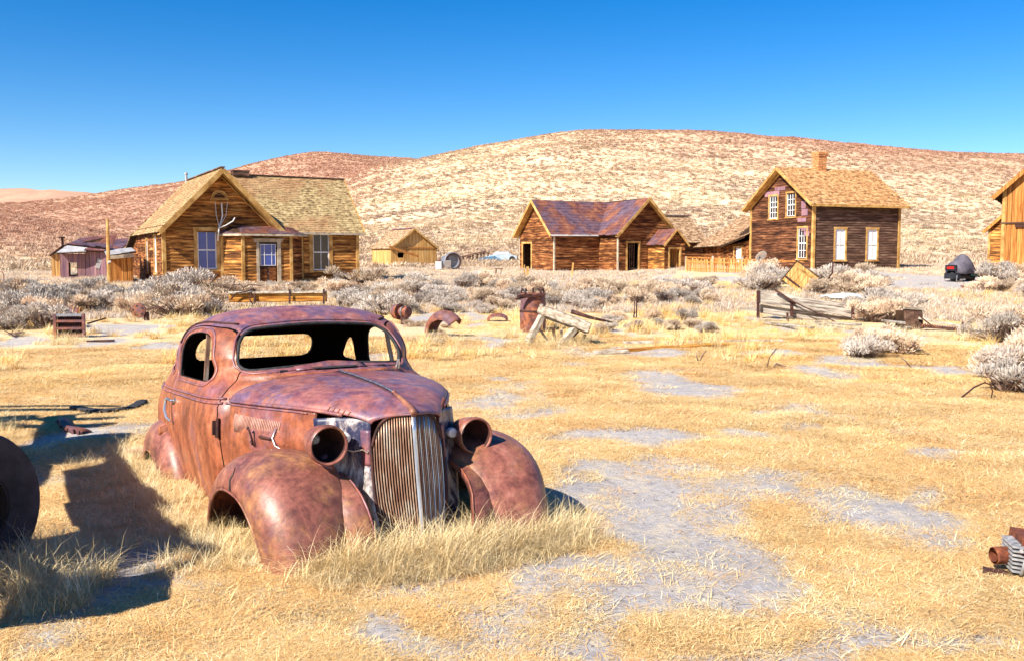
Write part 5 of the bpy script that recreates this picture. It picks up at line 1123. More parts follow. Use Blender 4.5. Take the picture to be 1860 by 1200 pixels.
# crate-like iron radiator core with curved hood behind, far left
t = spot('iron_grate', 'square rusty iron grate standing upright in grass at the far left', 'grate', 127, 613, R(6))
for x in (-.27, .27): mb = MB(); mb.bar((x, 0, -.05), (x, 0, .46), .06, .05); mb.build('upright', 'rust', t)
for k_, z in enumerate((.44, .32, .18, .05)): mb = MB(); mb.bar((-.24, 0, z), (.24, 0, z), .05, .045); mb.build('crossbar', 'galvanised' if k_ == 0 else 'rust', t)
for k_ in range(11): mb = MB(); mb.bar((-.22 + k_ * .044, .03, 0), (-.22 + k_ * .044, .03, .42), .012, .012); mb.build('thin_bar', 'rust_dark', t)
mb = MB(); mb.bar((.3, .1, .26), (.62, .25, .36), .03, .03); mb.build('rod', 'rust_dark', t)
mb = MB(); mb.box((0, .12, .2), (.46, .12, .4)); mb.build('core', 'rust_dark', t)
t = spot('curved_iron_hood', 'rust pink curved iron hood with ribs behind the square grate', 'iron hood', 122, 585, R(10))
mb = MB(); mb.grid([[Vector((x, .16 - .16 * math.cos(a), .32 * math.sin(a))) for a in np.linspace(.05, math.pi * .75, 12)] for x in np.linspace(-.26, .26, 8)]); o = mb.build('shell', 'rust', t, True); solidify(o, .01)
for x in (-.26, -.1, .12, .26): mb = MB(); mb.tube([(x, .16 - .165 * math.cos(a), .33 * math.sin(a)) for a in np.linspace(.05, math.pi * .75, 10)], .012, 5); mb.build('rib', 'trim', o, True)
t = spot('iron_bar', 'dark flat iron bar lying on the straw just right of the square grate', 'bar', 183, 621, R(3))
mb = MB(); mb.bar((-.25, 0, .02), (.25, 0, .035), .07, .03); mb.build('bar', 'rust_dark', t)
# axle hub on a stub
t = spot('axle_hub', 'round rusty wheel hub disc with slots on a stub axle near the grate', 'hub', 262, 583, R(-22))
M = TR((-.16, 0, .24)) @ RZ(R(-62)); mb = MB(); mb.lathe([(-.02, .001), (-.02, .165), (.02, .175), (.05, .17), (.055, .10), (.06, .001)], M, 26); hb = mb.build('disc', 'rust', t, 40)
for k_ in range(5):
    a = k_ * 2 * math.pi / 5 + .5; mb = MB(); mb.box((0, 0, 0), (.01, .035, .055)); mb.build('slot', 'gasket', hb, False, M @ TR((.056, .115 * math.cos(a), .115 * math.sin(a))) @ RX(a))
mb = MB(); mb.lathe([(-.14, .001), (-.14, .06), (-.06, .09), (-.02, .10)], M, 16); mb.bar((-.05, .08, .26), (.42, .2, .33), .035, .03); mb.bar((-.03, .1, .2), (-.02, .12, -.1), .10, .08); mb.build('axle', 'rust_dark', t, 40)
# bits at far left
t = spot('root_tangle', 'brown knot of dry roots lying at the far left edge', 'roots', 22, 612, 0)
for k_ in range(14):
    a = random.uniform(0, 6.28); mb = MB(); q_ = [Vector((.02 * random.random(), 0, .05))]
    for j in range(4): q_.append(q_[-1] + Vector((math.cos(a) * .06, math.sin(a) * .05, random.uniform(-.03, .05)))); a += random.uniform(-.7, .7)
    mb.tube(q_, [.014, .012, .009, .006, .004], 5); mb.build('root', 'twig', t, True)
t = spot('bent_wire', 'orange rusty wire hoop sticking up at the far left edge', 'wire', 5, 515, 0)
mb = MB(); mb.tube([(-.3, 0, .0), (-.3, 0, .35), (-.2, 0, .5), (.0, 0, .5), (.06, 0, .4), (.06, 0, -.1)], .02, 6); mb.build('wire', 'rust', t, True)
# pipe in the sagebrush
t = spot('stove_pipe_section', 'blue grey metal pipe with dark open end poking from sagebrush', 'pipe', 312, 537, R(-10))
mb = MB(); mb.lathe([(-.32, .12), (-.32, .15), (-.27, .155), (-.265, .13), (.5, .13), (.5, .001)], TR((0, -.1, .28)) @ RY(R(10)), 22); mb.build('pipe', 'galvanised', t, 40)
mb = MB(); mb.lathe([(-.325, .135), (-.29, .165), (-.27, .165), (-.27, .13)], TR((0, -.1, .28)) @ RY(R(10)), 22); mb.lathe([(-.30, .12), (-.30, .001)], TR((0, -.1, .28)) @ RY(R(10)), 22); mb.build('collar', 'gasket', t, 40)

# burnt-orange beam trough with iron straps behind the coupe roof
t = spot('strapped_beam', 'long orange timber beam with iron straps and hooked rods behind the coupe roof', 'beam', 505, 562, R(-2))
D0 = t.location.y; k0 = D0 / FPX; bx0, bx1 = (418 - 505) * k0, (592 - 505) * k0; zz = CAMH + (HOR - 541) / FPX * D0 - t.location.z
wbeam(t, (bx0, 0, zz), (bx1, .1, zz + .03), .28, .26, 'burnt_timber', 'timber'); wbeam(t, (bx0, -.05, zz + .15), (bx1, .05, zz + .17), .34, .06, 'grey_wood', 'top_plank')
for px in (466, 530, 592): x = (px - 505) * k0; mb = MB(); mb.bar((x, -.19, zz - .16), (x, -.17, zz + .25), .05, .03, up=(0, 1, 0)); mb.build('strap', 'rust_dark', t)
mb = MB(); x = (425 - 505) * k0; mb.tube([(x, -.25, zz - .02), (x + .15, -.26, zz + .14), (x + .45, -.25, zz + .19), (x + .62, -.2, zz + .26)], .022, 6); mb.tube([(x - .2, .2, zz + .18), (x - .1, .2, zz + .36), (x + .12, .2, zz + .38), (x + .2, .2, zz + .27), (x + .35, .2, zz + .36), (x + .7, .2, zz + .34)], .014, 5); mb.tube([(x + .55, -.22, zz + .16), (x + .52, -.25, zz - .05), (x + .6, -.25, zz - .16)], .02, 5); mb.build('iron_rods', 'rust_dark', t, True)

# long sluice timbers with iron straps, right
g0 = ground(1380, 580); t = thing('timber_sluice', 'long weathered white timber sluice with upright iron straps and a diagonal rusty rod', 'timber', tuple(g0), 0)
kx = g0.y / FPX
def L3(px, py, dy=0.0):  # measured on the photograph, at the sluice's own distance
    D_ = g0.y + dy; p = at(px, py, D_); return p - g0
wbeam(t, L3(1378, 540), L3(1590, 571, -1.0), .10, .30, 'weathered_timber', 'side_plank'); wbeam(t, L3(1380, 561, .1), L3(1600, 592, -.9), .08, .20, 'weathered_timber', 'lower_plank'); wbeam(t, L3(1350, 578, -.35), L3(1530, 598, -.9), .10, .09, 'weathered_timber', 'sill'); wbeam(t, L3(1345, 561, .3), L3(1378, 563, .3), .05, .05, 'weathered_timber', 'stub')
for px, y0, y1, dd in ((1377, 528, 578, -.08), (1438, 546, 575, -.35), (1549, 553, 591, -.86)): mb = MB(); mb.bar(L3(px, y1, dd), L3(px, y0, dd), .07, .03, up=(0, 1, 0)); st_ = mb.build('iron_strap', 'rust_dark', t); [link('rivet', MB().lathe([(0, .001), (0, .012), (.01, .009), (.012, .001)], Matrix(), 6).mesh('rivet', 'rust'), st_, TR(L3(px, y0 + (y1 - y0) * f_, dd - .02)) @ RZ(-math.pi / 2)) for f_ in (.15, .4, .7)]
mb = MB(); mb.tube([L3(1408, 527, -.30), L3(1437, 546, -.42), L3(1445, 553, -.45)], [.03, .028, .025], 6); mb.tube([L3(1437, 546, -.45), L3(1500, 576, -.75), L3(1532, 592, -.95)], .016, 5); mb.build('diagonal_rod', 'rust_dark', t, True)
mb = MB(); mb.bar(L3(1431, 585, -.7), L3(1430, 568, -.7), .04, .04); mb.build('peg', 'rust_dark', t)
for k_, (xa_, ya_, xb_, yb_, zl, w_) in enumerate(((1392, 590, 1475, 604, .10, .12), (1478, 588, 1560, 602, .14, .14), (1600, 585, 1640, 604, .20, .10), (1590, 606, 1650, 600, .06, .13))):
    a_ = ground(xa_, ya_); b_ = ground(xb_, yb_); tt = thing('fallen_plank', ('short grey plank fallen below the left strap of the timber sluice', 'grey plank fallen below the middle of the timber sluice', 'tilted plank leaning out of brush left of the broken box', 'low grey plank lying in front of the brush left of the broken box')[k_], 'plank', tuple(a_), 0, 'planks fallen round the timber sluice'); d = b_ - a_
    wbeam(tt, (0, 0, .04), (d.x, d.y, d.z + zl), w_, .05, 'weathered_timber', 'board')
t = spot('plank_box', 'broken dark wooden box end with pale top edge beside the sluice timbers', 'box', 1660, 598, R(14))
for k_ in range(4): board(t, 'plank', (-.16 + k_ * .105, -.03, -.03), (-.20 + k_ * .105, 0, .44), .05, .10, 'siding_brown')
board(t, 'top_edge', (-.27, -.01, .46), (.20, -.01, .43), .07, .05, 'trim_grey'); mb = MB(); mb.box((-.02, .22, .2), (.34, .3, .38)); mb.build('box_back', 'dark_wood', t)
t = spot('conveyor_rack', 'long rusty toothed rack and pale rail lying right of the broken box', 'rack', 1712, 600, R(-6))
wbeam(t, (-.42, .25, .24), (.42, .0, .08), .07, .05, 'grey_wood', 'rail'); mb = MB(); mb.bar((-.5, -.02, .10), (.38, -.1, .02), .16, .05); rk = mb.build('bed', 'rust_dark', t)
for k_ in range(16): mb = MB(); x = -.46 + k_ * .05; mb.bar((x, -.12, .08 - k_ * .004), (x + .02, -.12, .15 - k_ * .005), .03, .02); mb.build('tooth', 'rust', rk)
mb = MB(); mb.bar((-.5, -.05, .30), (-.2, -.1, .06), .025, .025); mb.build('rod', 'rust_dark', t); wbeam(t, (.42, 0, .08), (.66, -.05, .27), .06, .07, 'trim_grey', 'stub'); mb = MB(); mb.tube([(.38, -.05, -.02), (.40, -.05, .18)], .035, 8); mb.build('bolt', 'rust_dark', t, True)
t = spot('rusty_car_hood', 'purple rusty curved sheet metal car part lying near the right edge', 'car part', 1828, 588, R(-8))
mb = MB(); mb.grid([[Vector((.42 * x, v_ * .22, .22 * (1 - x * x) ** .6 * math.cos(v_ * 1.1) + .02)) for v_ in np.linspace(-1, 1, 9)] for x in np.linspace(-.98, .98, 18)]); o = mb.build('shell', 'rust', t, True); solidify(o, .012)
mb = MB(); mb.tube([(-.42, -.16, .04), (-.2, -.26, .15), (.2, -.27, .16), (.48, -.2, .06)], .02, 6); mb.tube([(-.6, -.1, .0), (-.4, -.2, .06), (-.1, -.28, .03)], .03, 6); mb.build('rim', 'rust_dark', t, True)
t = spot('blue_tarp', 'pale blue crumpled sheet lying on the grass behind the sluice timbers', 'sheet', 1532, 546, 0)
mb = MB(); mb.grid([[Vector((x, y, .10 + .12 * math.exp(-(x * 1.5 - .2) ** 2) * math.cos(y * 1.5) + .02 * math.sin(x * 9 + y * 7))) for y in np.linspace(-.7, .7, 12)] for x in np.linspace(-.55, .6, 20)]); o = mb.build('sheet', 'blue_grey', t, True); solidify(o, .02)
# tipped cupboard
t = spot('tipped_crate', 'yellow plank crate tipped over in the sagebrush before the two storey house', 'crate', 1452, 530, R(-12), dz=.16); t.scale = (1.2, 1.2, 1.2)
M = RY(R(-38)); Mm = TR((0, 0, .28)) @ RY(R(38))
for k_ in range(5): 
    mb = MB(); mb.box((-.33 + k_ * .165, -.26, 0), (.155, .03, .72)); mb.build('plank', 'boards_yellow', t, False, Mm)
mb = MB(); mb.box((0, .0, 0), (.82, .46, .70)); mb.build('inner_box', 'dark_wood', t, False, Mm)
for z in (-.22, .24): mb = MB(); mb.box((0, -.29, z), (.84, .025, .06)); mb.build('batten', 'rust_dark' if z < 0 else 'trim', t, False, Mm)
mb = MB(); mb.box((0, 0, .38), (.9, .6, .04)); mb.build('top_board', 'siding_brown', t, False, Mm)
mb = MB(); mb.tube([(.5, .3, .3), (.75, .3, .05), (1.0, .2, .45), (1.02, .2, .8)], .03, 6); mb.build('bent_pipe', 'rust_dark', t, True)
# posts
def simple(name, label, cat, px, py, mat, fn, rz=0, part='post', smooth=False):
    t_ = spot(name, label, cat, px, py, rz); mb_ = MB(); fn(mb_); mb_.build(part, mat, t_, smooth); return t_
simple('fence_post', 'short split wooden post in brush in front of the ruined cabin', 'post', 957, 523, 'trim', lambda m: (m.bar((.03, 0, -.2), (.03, 0, .85), .11, .10), m.bar((-.09, .03, -.2), (-.10, .03, .92), .05, .05)))
simple('iron_stake', 'rusty iron angle stake standing in low brush right of the timber frame', 'stake', 1154, 578, 'rust_dark', lambda m: (m.bar((.03, 0, -.1), (.03, 0, .46), .035, .03), m.bar((-.03, 0, .12), (-.02, 0, .44), .035, .02), m.bar((-.05, 0, .02), (-.01, 0, .16), .04, .03), m.bar((-.05, 0, .04), (.06, 0, -.02), .04, .03)))
simple('leaning_stake', 'short pale stake against the skirting of the ruined cabin', 'stake', 1040, 503, 'trim', lambda m: m.bar((-.06, 0, -.1), (.03, 0, .75), .12, .08))
simple('small_post', 'small rusty post near the bright puddle right of the brush', 'post', 1266, 540, 'rust', lambda m: m.bar((0, 0, -.1), (0, 0, .3), .05, .05))
simple('wood_barrel', 'pale slatted wooden barrel in the scrub left of the cabin', 'barrel', 876, 512, 'trim_grey', lambda m: (m.lathe([(0, .20), (.25, .235), (.5, .20), (.5, .001)], RY(-math.pi / 2), 16), m.lathe([(.1, .226), (.1, .236), (.14, .240), (.14, .226)], RY(-math.pi / 2), 16), m.lathe([(.36, .222), (.36, .236), (.40, .228), (.40, .21)], RY(-math.pi / 2), 16)), part='staves', smooth=40)
simple('sawhorse', 'small dark sawhorse standing in scrub right of the slatted barrel', 'sawhorse', 906, 503, 'siding_brown', lambda m: (m.bar((-.22, 0, .42), (.22, 0, .42), .06, .05), m.bar((-.15, .1, 0), (-.12, 0, .42), .04, .04), m.bar((-.18, -.1, 0), (-.15, 0, .42), .04, .04), m.bar((.1, .1, 0), (.13, 0, .42), .04, .04)))
# drum boiler by the small shed
t = spot('boiler_drum', 'big dark round boiler drum lying on its side right of the yellow shed', 'boiler', 818, 491, R(-35))
mb = MB(); mb.lathe([(-.7, .001), (-.7, .42), (.0, .44), (.05, .5), (.1, .5), (.12, .56), (.28, .6), (.45, .6), (.50, .54), (.50, .42), (.30, .38), (.30, .001)], TR((0, 0, .55)) @ RZ(R(-30)), 28); mb.build('drum', 'galvanised', t, 40)
mb = MB(); mb.lathe([(.50, .43), (.52, .46), (.54, .52), (.50, .54)], TR((0, 0, .55)) @ RZ(R(-30)), 28); mb.build('ring', 'rust_dark', t, 40)
mb = MB(); mb.box((-.5, -.5, .3), (.5, .2, .5)); mb.bar((.2, -.5, .0), (.4, -.7, .6), .35, .04); mb.build('plates', 'tin_pale', t); mb = MB(); mb.bar((-1.3, 0, 0), (-.8, 0, .7), .15, .08); mb.build('prop', 'rust', t)
t = spot('collapsed_fence', 'collapsed brown plank pile on the far flat beyond the boiler drum', 'plank pile', 862, 474.5, R(0))
for k_ in range(10): board(t, 'plank', (-1.8 + k_ * .33, 0, -.05), (-1.7 + k_ * .33 + random.uniform(-.2, .2), .1, .15 + k_ * .075), .06, .18, 'siding_brown')
board(t, 'plank', (-2.2, 0, .1), (1.0, 0, .85), .08, .14, 'siding_brown')
for (px, w_, h_, m1, lab) in ((911, 1.9, .85, 'blue_grey', 'pale blue far off parked car beyond the cabin'), (888, 1.5, .45, 'steel_blue', 'low dark blue far off shape beside the pale blue car')):
    t = spot('distant_car' if w_ > 1.6 else 'blue_heap', lab, 'car' if w_ > 1.6 else 'heap', px, 475.2, R(12)); mb = MB()
    prof = [(-.5, .10), (-.5, .55), (-.42, .62), (-.25, .68), (-.15, 1.0), (.18, 1.0), (.30, .66), (.47, .58), (.5, .10)] if w_ > 1.6 else [(-.5, 0), (-.45, .5), (-.1, .9), (.2, 1), (.5, .3), (.5, 0)]
    mb.prism([(p[0] * w_ * 1.35, -.7, p[1] * h_) for p in prof], (0, 1.4, 0), None); mb.build('body', m1, t, 30)
    if w_ > 1.6:
        for sx in (-.8, .8): mb = MB(); mb.lathe([(-.06, .001), (-.06, .26), (.06, .26), (.06, .001)], TR((sx, -.7, .2)) @ RZ(math.pi / 2), 14); mb.build('wheel', 'gasket', t, 40)
        for sx in (-.22, .28): mb = MB(); mb.box((sx, -.71, .70), (.42, .02, .2)); mb.build('window', 'white_paint', t)
# covered snowmobile / trike
t = spot('covered_motorcycle', 'motorcycle under dark grey cover with red rear reflector, parked on gravel by the barn', 'motorcycle', 1744, 511.5, R(28))
rows = []
for x, ztop, zb, w_ in ((-.62, .62, .40, .20), (-.55, .80, .36, .34), (-.40, .90, .34, .42), (-.22, .92, .32, .43), (-.08, 1.12, .34, .42), (.08, 1.20, .36, .40), (.28, 1.14, .32, .40), (.45, .95, .26, .38), (.62, .70, .22, .34), (.80, .50, .20, .26), (.95, .34, .18, .14)):
    rows.append([Vector((x + .015 * math.sin(a * 5), w_ * math.cos(a) * (1 + .05 * math.sin(a * 7 + x * 9)), zb + (ztop - zb) * max(0, math.sin(a)) ** .7)) for a in np.linspace(0, math.pi, 20)])
mb = MB(); mb.grid(rows); o = mb.build('cover', 'tarp_grey', t, True); solidify(o, .015)
mb = MB(); mb.box((-.5, 0, .24), (.35, .62, .24)); mb.bar((-.3, 0, .2), (.7, 0, .22), .4, .2); mb.build('body', 'black_plastic', t)
mb = MB(); mb.box((-.66, 0, .60), (.05, .34, .10)); mb.build('reflector', 'red_lens', t); mb = MB(); mb.box((-.64, 0, .60), (.05, .56, .25)); mb.build('reflector_housing', 'black_plastic', t)
for y_ in (-.3, .3): mb = MB(); mb.tube([(-.62, y_, .30), (-.66, y_, .02), (-.3, y_, .02), (-.15, y_, .2)], .022, 6); mb.build('bumper_bar', 'chrome', t, True)
for x in (-.35, .68): mb = MB(); mb.lathe([(-.07, .12), (-.08, .26), (.0, .28), (.08, .26), (.07, .12)], TR((x, 0, .24)) @ RZ(math.pi / 2), 20); mb.build('wheel', 'rubber', t, 40)
mb = MB(); mb.tube([(.3, -.3, .3), (.7, -.32, .22), (.9, -.25, .06), (1.05, -.2, .02)], .03, 6); mb.build('skid', 'teal', t, True)
# dark bush / tumbleweed by barn handled with plants; loose stone by the gravel
simple('flat_stone', 'brown flat stone lying on the grass edge below the covered motorcycle', 'stone', 1757, 524, 'rust', lambda m: m.prism([(-.2, 0, 0), (.25, .05, 0), (.2, .3, 0), (-.15, .25, 0)], (0, 0, .1), None), part='stone')
# satellite dish
t = spot('satellite_dish', 'small white satellite dish in front of the two storey house', 'satellite dish', 1380, 500, R(10))
mb = MB(); mb.lathe([(0, .001), (.01, .12), (.05, .24), (.09, .32)], TR((0, 0, .98)) @ RZ(R(-75)) @ RY(R(35)), 24); o = mb.build('dish', 'white_paint', t, True); solidify(o, .01)
mb = MB(); mb.tube([(0, .05, -.1), (0, .05, .92)], .03, 8); mb.tube([(0, .0, .85), (.02, -.4, .95)], .012, 6); mb.build('mast', 'galvanised', t, True)
# planks lying flat on the ground, centre right
for (xa_, ya_, xb_, yb_, lab, mt) in ((1132, 625, 1420, 622, 'upper long pale plank lying flat on the straw, centre right', 'grey_wood'), (1080, 643, 1140, 641, 'short splintered grey plank lying flat near the timber frame', 'grey_wood'), (1120, 640, 1330, 626, 'lower long curved pale plank with orange underside lying flat, centre right', 'burnt_timber')):
    a_ = ground(xa_, ya_); b_ = ground(xb_, yb_); t = thing('loose_plank', lab, 'plank', tuple(a_), 0, 'loose planks flat on the straw'); d = b_ - a_
    wbeam(t, (0, 0, .03), (d.x, d.y, d.z + .03), .16, .05, mt, 'board'); 
# sticks and wires
def sticks(label, paths, mat='twig', r=.012, name='dry_stick', cat='stick'):
    g_ = ground(*paths[0][0][:2]); t_ = thing(name, label, cat, tuple(g_), 0); D_ = g_.y
    for pth in paths:
        pts_ = [at(p[0], p[1], D_ + (p[2] if len(p) > 2 else 0)) - g_ for p in pth]; mb_ = MB(); mb_.tube(pts_, [r * (1 - .5 * k_ / len(pts_)) for k_ in range(len(pts_))], 5); mb_.build('stem', mat, t_, True)
sticks('thin bent stick standing in the straw right of the flat planks', [[(1393, 667), (1398, 648), (1411, 632)]])
sticks('short thin stick standing in the straw below the flat planks', [[(1271, 656), (1276, 645), (1283, 636)], [(1268, 654), (1265, 645)]])
sticks('long low dry branch lying on straw right of centre', [[(1404, 668), (1410, 660), (1435, 668), (1460, 672), (1500, 670), (1548, 674)], [(1440, 669), (1470, 664), (1496, 665)], [(1460, 671), (1494, 668)]], r=.018)
sticks('short leaning twig beside the grey patch, right of centre', [[(1656, 668), (1645, 655), (1636, 648)]])
sticks('rusty wire loop arching out of the straw at right', [[(1745, 722), (1770, 702), (1788, 694), (1799, 698), (1803, 710), (1800, 724)]], 'rust_dark', .012, 'wire_loop', 'wire')
sticks('dark twigs lying on pale soil near the right bush', [[(1705, 664), (1710, 672), (1713, 670)], [(1733, 669), (1745, 667), (1757, 668)]], r=.014)
sticks('grey twig lying flat on straw below the long branch', [[(1345, 686), (1362, 689), (1380, 690)]], r=.016)
# curved dark rubber strips at the left
def strip(label, pts_, w_, hgt, mat, name='tyre_strip', cat='strip'):
    g_ = [ground(*p) for p in pts_]; t_ = thing(name, label, cat, tuple(g_[0]), 0); mb_ = MB(); rows_ = []
    for k_ in range(len(g_)):
        h_ = hgt * (1 + .3 * math.sin(k_ * 2.3)); p = g_[k_] - g_[0]; d_ = (g_[min(k_ + 1, len(g_) - 1)] - g_[max(k_ - 1, 0)]); n_ = Vector((-d_.y, d_.x, 0)).normalized() * w_
        rows_.append([p + Vector((0, 0, .0)), p + Vector((0, 0, h_)), p + n_ * .5 + Vector((0, 0, h_ * 1.25)), p + n_ + Vector((0, 0, h_ * .8))])
    mb_.grid(rows_); o_ = mb_.build('strip', mat, t_, 30); solidify(o_, .015)
    for k_ in range(len(rows_) - 1):
        a_, b_ = rows_[k_], rows_[k_ + 1]; mb_ = MB(); m_0 = (a_[0] + b_[0]) / 2; m_1 = (a_[1] + b_[1]) / 2; mb_.bar(m_0 + Vector((0, -.012, 0)), m_1 + Vector((0, -.012, .0)), .03, .02); mb_.build('tread_block', mat, o_)
strip('long curved black rubber strip lying on straw left of the coupe', [(126, 744), (145, 748), (170, 750), (195, 751), (220, 749), (245, 743), (262, 738), (268, 731)], .12, .035, 'rubber')
strip('short rust brown curved metal band on straw beside the wagon shadow', [(106, 766), (108, 774), (116, 782), (128, 787), (140, 789), (148, 790)], .10, .04, 'rust')

# ---------------------------------------------------------------- plants
def bush_mesh(name, mats, n=420, rad=.55, hgt=.62, leaf=(.08, .012), seed=1, twigs=40, spread=1.0):
    r_ = np.random.default_rng(seed); V_ = []; F = []; MI = []
    # lobes give an uneven outline
    lob = [(r_.normal(0, .42) * rad, r_.normal(0, .42) * rad, r_.uniform(.45, 1.0) * hgt, r_.uniform(.28, .5) * rad) for _ in range(9)]
    for k_ in range(n):
        lx, ly, lz, lr = lob[k_ % 9]; d = r_.normal(size=3); d[2] = abs(d[2]) * 1.1 + .1; d /= np.linalg.norm(d); q_ = r_.uniform(.55, 1.05)
        p = np.array([lx, ly, max(.02, lz - lr)]) + d * lr * q_ * np.array([1, 1, 1.1]); p[2] = max(p[2], .01)
        dirv = d + np.array([0, 0, .9]) + r_.normal(0, .35, 3); dirv /= np.linalg.norm(dirv)
        L_ = leaf[0] * r_.uniform(.7, 1.8); w = leaf[1] * r_.uniform(.7, 1.5); sd_ = np.cross(dirv, r_.normal(size=3)); sd_ /= np.linalg.norm(sd_) + 1e-6
        o = len(V_); mid = p + dirv * L_ * .55 + sd_ * w * .5
        V_ += [p - sd_ * w * .4, p + sd_ * w * .4, mid + sd_ * w, p + dirv * L_ + r_.normal(0, .012, 3), mid - sd_ * w]; F.append((o, o + 1, o + 2, o + 3, o + 4)); MI.append(0)
    for k_ in range(twigs):
        lx, ly, lz, lr = lob[k_ % 9]; a = np.array([r_.normal(0, .06), r_.normal(0, .06), -.03]); b = np.array([lx + r_.normal(0, lr * .6), ly + r_.normal(0, lr * .6), max(.1, lz - lr * r_.uniform(0, 1.0))]); m = (a + b) / 2 + r_.normal(0, .05, 3)
        sd_ = np.cross(b - a, r_.normal(size=3)); sd_ = sd_ / (np.linalg.norm(sd_) + 1e-6) * .011; o = len(V_)
        V_ += [a - sd_, a + sd_, m + sd_ * .8, b, m - sd_ * .8]; F.append((o, o + 1, o + 2, o + 3, o + 4)); MI.append(1)
    me_ = bpy.data.meshes.new(name); me_.from_pydata([tuple(v_) for v_ in V_], [], F)
    for m_ in mats: me_.materials.append(MATS[m_])
    me_.polygons.foreach_set('material_index', MI); me_.update(); return me_
SB = [bush_mesh('sagebrush', ['sage' if k_ % 3 else 'sage_warm', 'twig'], 2300, .58, .62, (.055, .008), seed=10 + k_, twigs=190) for k_ in range(5)]
SW = [bush_mesh('sagebrush', ['sage_warm', 'twig'], 1300, .5, .55, (.09, .010), seed=30 + k_, twigs=50) for k_ in range(2)]
def bushes(n, x0, x1, y0, y1, hpx, label, group, kinds=SB, rr=None):
    """hpx: (min,max) height in photo pixels"""
    r_ = rr or random
    made = []
    for _ in range(n):
        px = r_.uniform(x0, x1); py = r_.uniform(y0, y1); g_ = ground(px, py); s_ = r_.uniform(*hpx) * g_.y / FPX / .66
        made.append((px, one_bush(g_, s_, label, group, r_.choice(kinds))))
    if n <= 14:      # few enough to tell apart by their place in the row
        made.sort(key=lambda q: q[0]); nm = ['first', 'second', 'third', 'fourth', 'fifth', 'sixth', 'seventh', 'eighth', 'ninth', 'tenth', 'eleventh', 'twelfth', 'thirteenth', 'fourteenth']
        for k_, (_, o) in enumerate(made): o['label'] = label + (', leftmost' if k_ == 0 else ', rightmost' if k_ == len(made) - 1 else ', ' + nm[k_] + ' from left')
def one_bush(g_, s_, label, group, me_, flat=1.0):
    o = link('sagebrush', me_); o.location = (g_.x, g_.y, g_.z - .03); o.rotation_euler = (random.uniform(-.1, .1), random.uniform(-.1, .1), random.uniform(0, 6.28)); o.scale = (s_ * random.uniform(.9, 1.35), s_ * random.uniform(.9, 1.35), s_ * flat); tag(o, label, 'bush', group); return o
bushes(11, -60, 60, 532, 598, (26, 42), 'pale pinkish sagebrush at the left edge of the frame', 'sagebrush at the left edge')
bushes(11, 60, 150, 532, 560, (26, 42), 'pale pinkish sagebrush before the purple tin shack', 'sagebrush before the purple shack')
bushes(13, 150, 245, 532, 575, (26, 42), 'pale pinkish sagebrush before the orange lean-to shed', 'sagebrush before the lean-to shed')
bushes(8, 20, 100, 560, 598, (38, 55), 'larger sagebrush left of the square iron grate', 'sagebrush left of the iron grate')
bushes(14, 265, 420, 535, 578, (32, 56), 'tall pale sagebrush piled before the left corner of the big house', 'sagebrush at the left corner of the big house')
bushes(14, 420, 700, 524, 545, (20, 34), 'pale sagebrush along the front wall of the big house', 'sagebrush along the big house front')
bushes(10, 590, 720, 525, 575, (30, 46), 'pale sagebrush right of the strapped beam', 'sagebrush right of the strapped beam')
bushes(13, 690, 775, 514, 572, (18, 36), 'pale sagebrush in the scrub below the small yellow shed', 'sagebrush below the small shed')
bushes(13, 775, 862, 514, 572, (18, 36), 'pale sagebrush in the scrub below the round boiler drum', 'sagebrush below the boiler drum')
bushes(13, 862, 950, 518, 572, (18, 34), 'pale sagebrush in the scrub below the slatted barrel', 'sagebrush below the slatted barrel')
bushes(13, 960, 1070, 520, 566, (20, 36), 'grey sagebrush before the left half of the ruined cabin', 'sagebrush before the cabin left half')
bushes(13, 1070, 1180, 520, 566, (20, 36), 'grey sagebrush before the main gable of the ruined cabin', 'sagebrush before the cabin gable')
bushes(13, 1180, 1290, 520, 566, (20, 36), 'grey sagebrush before the porch of the ruined cabin', 'sagebrush before the cabin porch')
bushes(12, 1085, 1290, 578, 608, (16, 26), 'low grey sagebrush right of the pale timber frame', 'low sagebrush right of the timber frame')
bushes(12, 1480, 1600, 508, 538, (26, 42), 'grey sagebrush right of the tipped crate before the two storey house', 'sagebrush right of the tipped crate')
bushes(7, 1375, 1420, 508, 530, (28, 44), 'grey sagebrush left of the tipped crate by the picket fence', 'sagebrush left of the tipped crate')
bushes(6, 1572, 1628, 572, 590, (40, 56), 'grey sagebrush growing through the end of the sluice timbers', 'sagebrush at the sluice end')
bushes(5, 1545, 1640, 628, 656, (34, 50), 'grey sagebrush clump on bare soil in front of the sluice timbers', 'sagebrush before the sluice timbers')
bushes(9, 1818, 1920, 612, 712, (50, 80), 'large grey sagebrush at the right edge', 'large sagebrush at the right edge')
bushes(9, 1790, 1900, 512, 545, (24, 40), 'pale sagebrush in front of the orange barn', 'sagebrush before the barn')
bushes(8, 735, 830, 590, 625, (12, 20), 'low dry brush round the loose mudguard', 'low brush round the loose mudguard', SW)

g_ = ground(1779, 503); o = one_bush(g_, 1.15, 'dark shadowed tumbleweed against the side of the barn', None, SW[0]); 
g_ = ground(241, 828); one_bush(g_, .16, 'small pale dry weed against the rear wing of the coupe', None, SB[0])

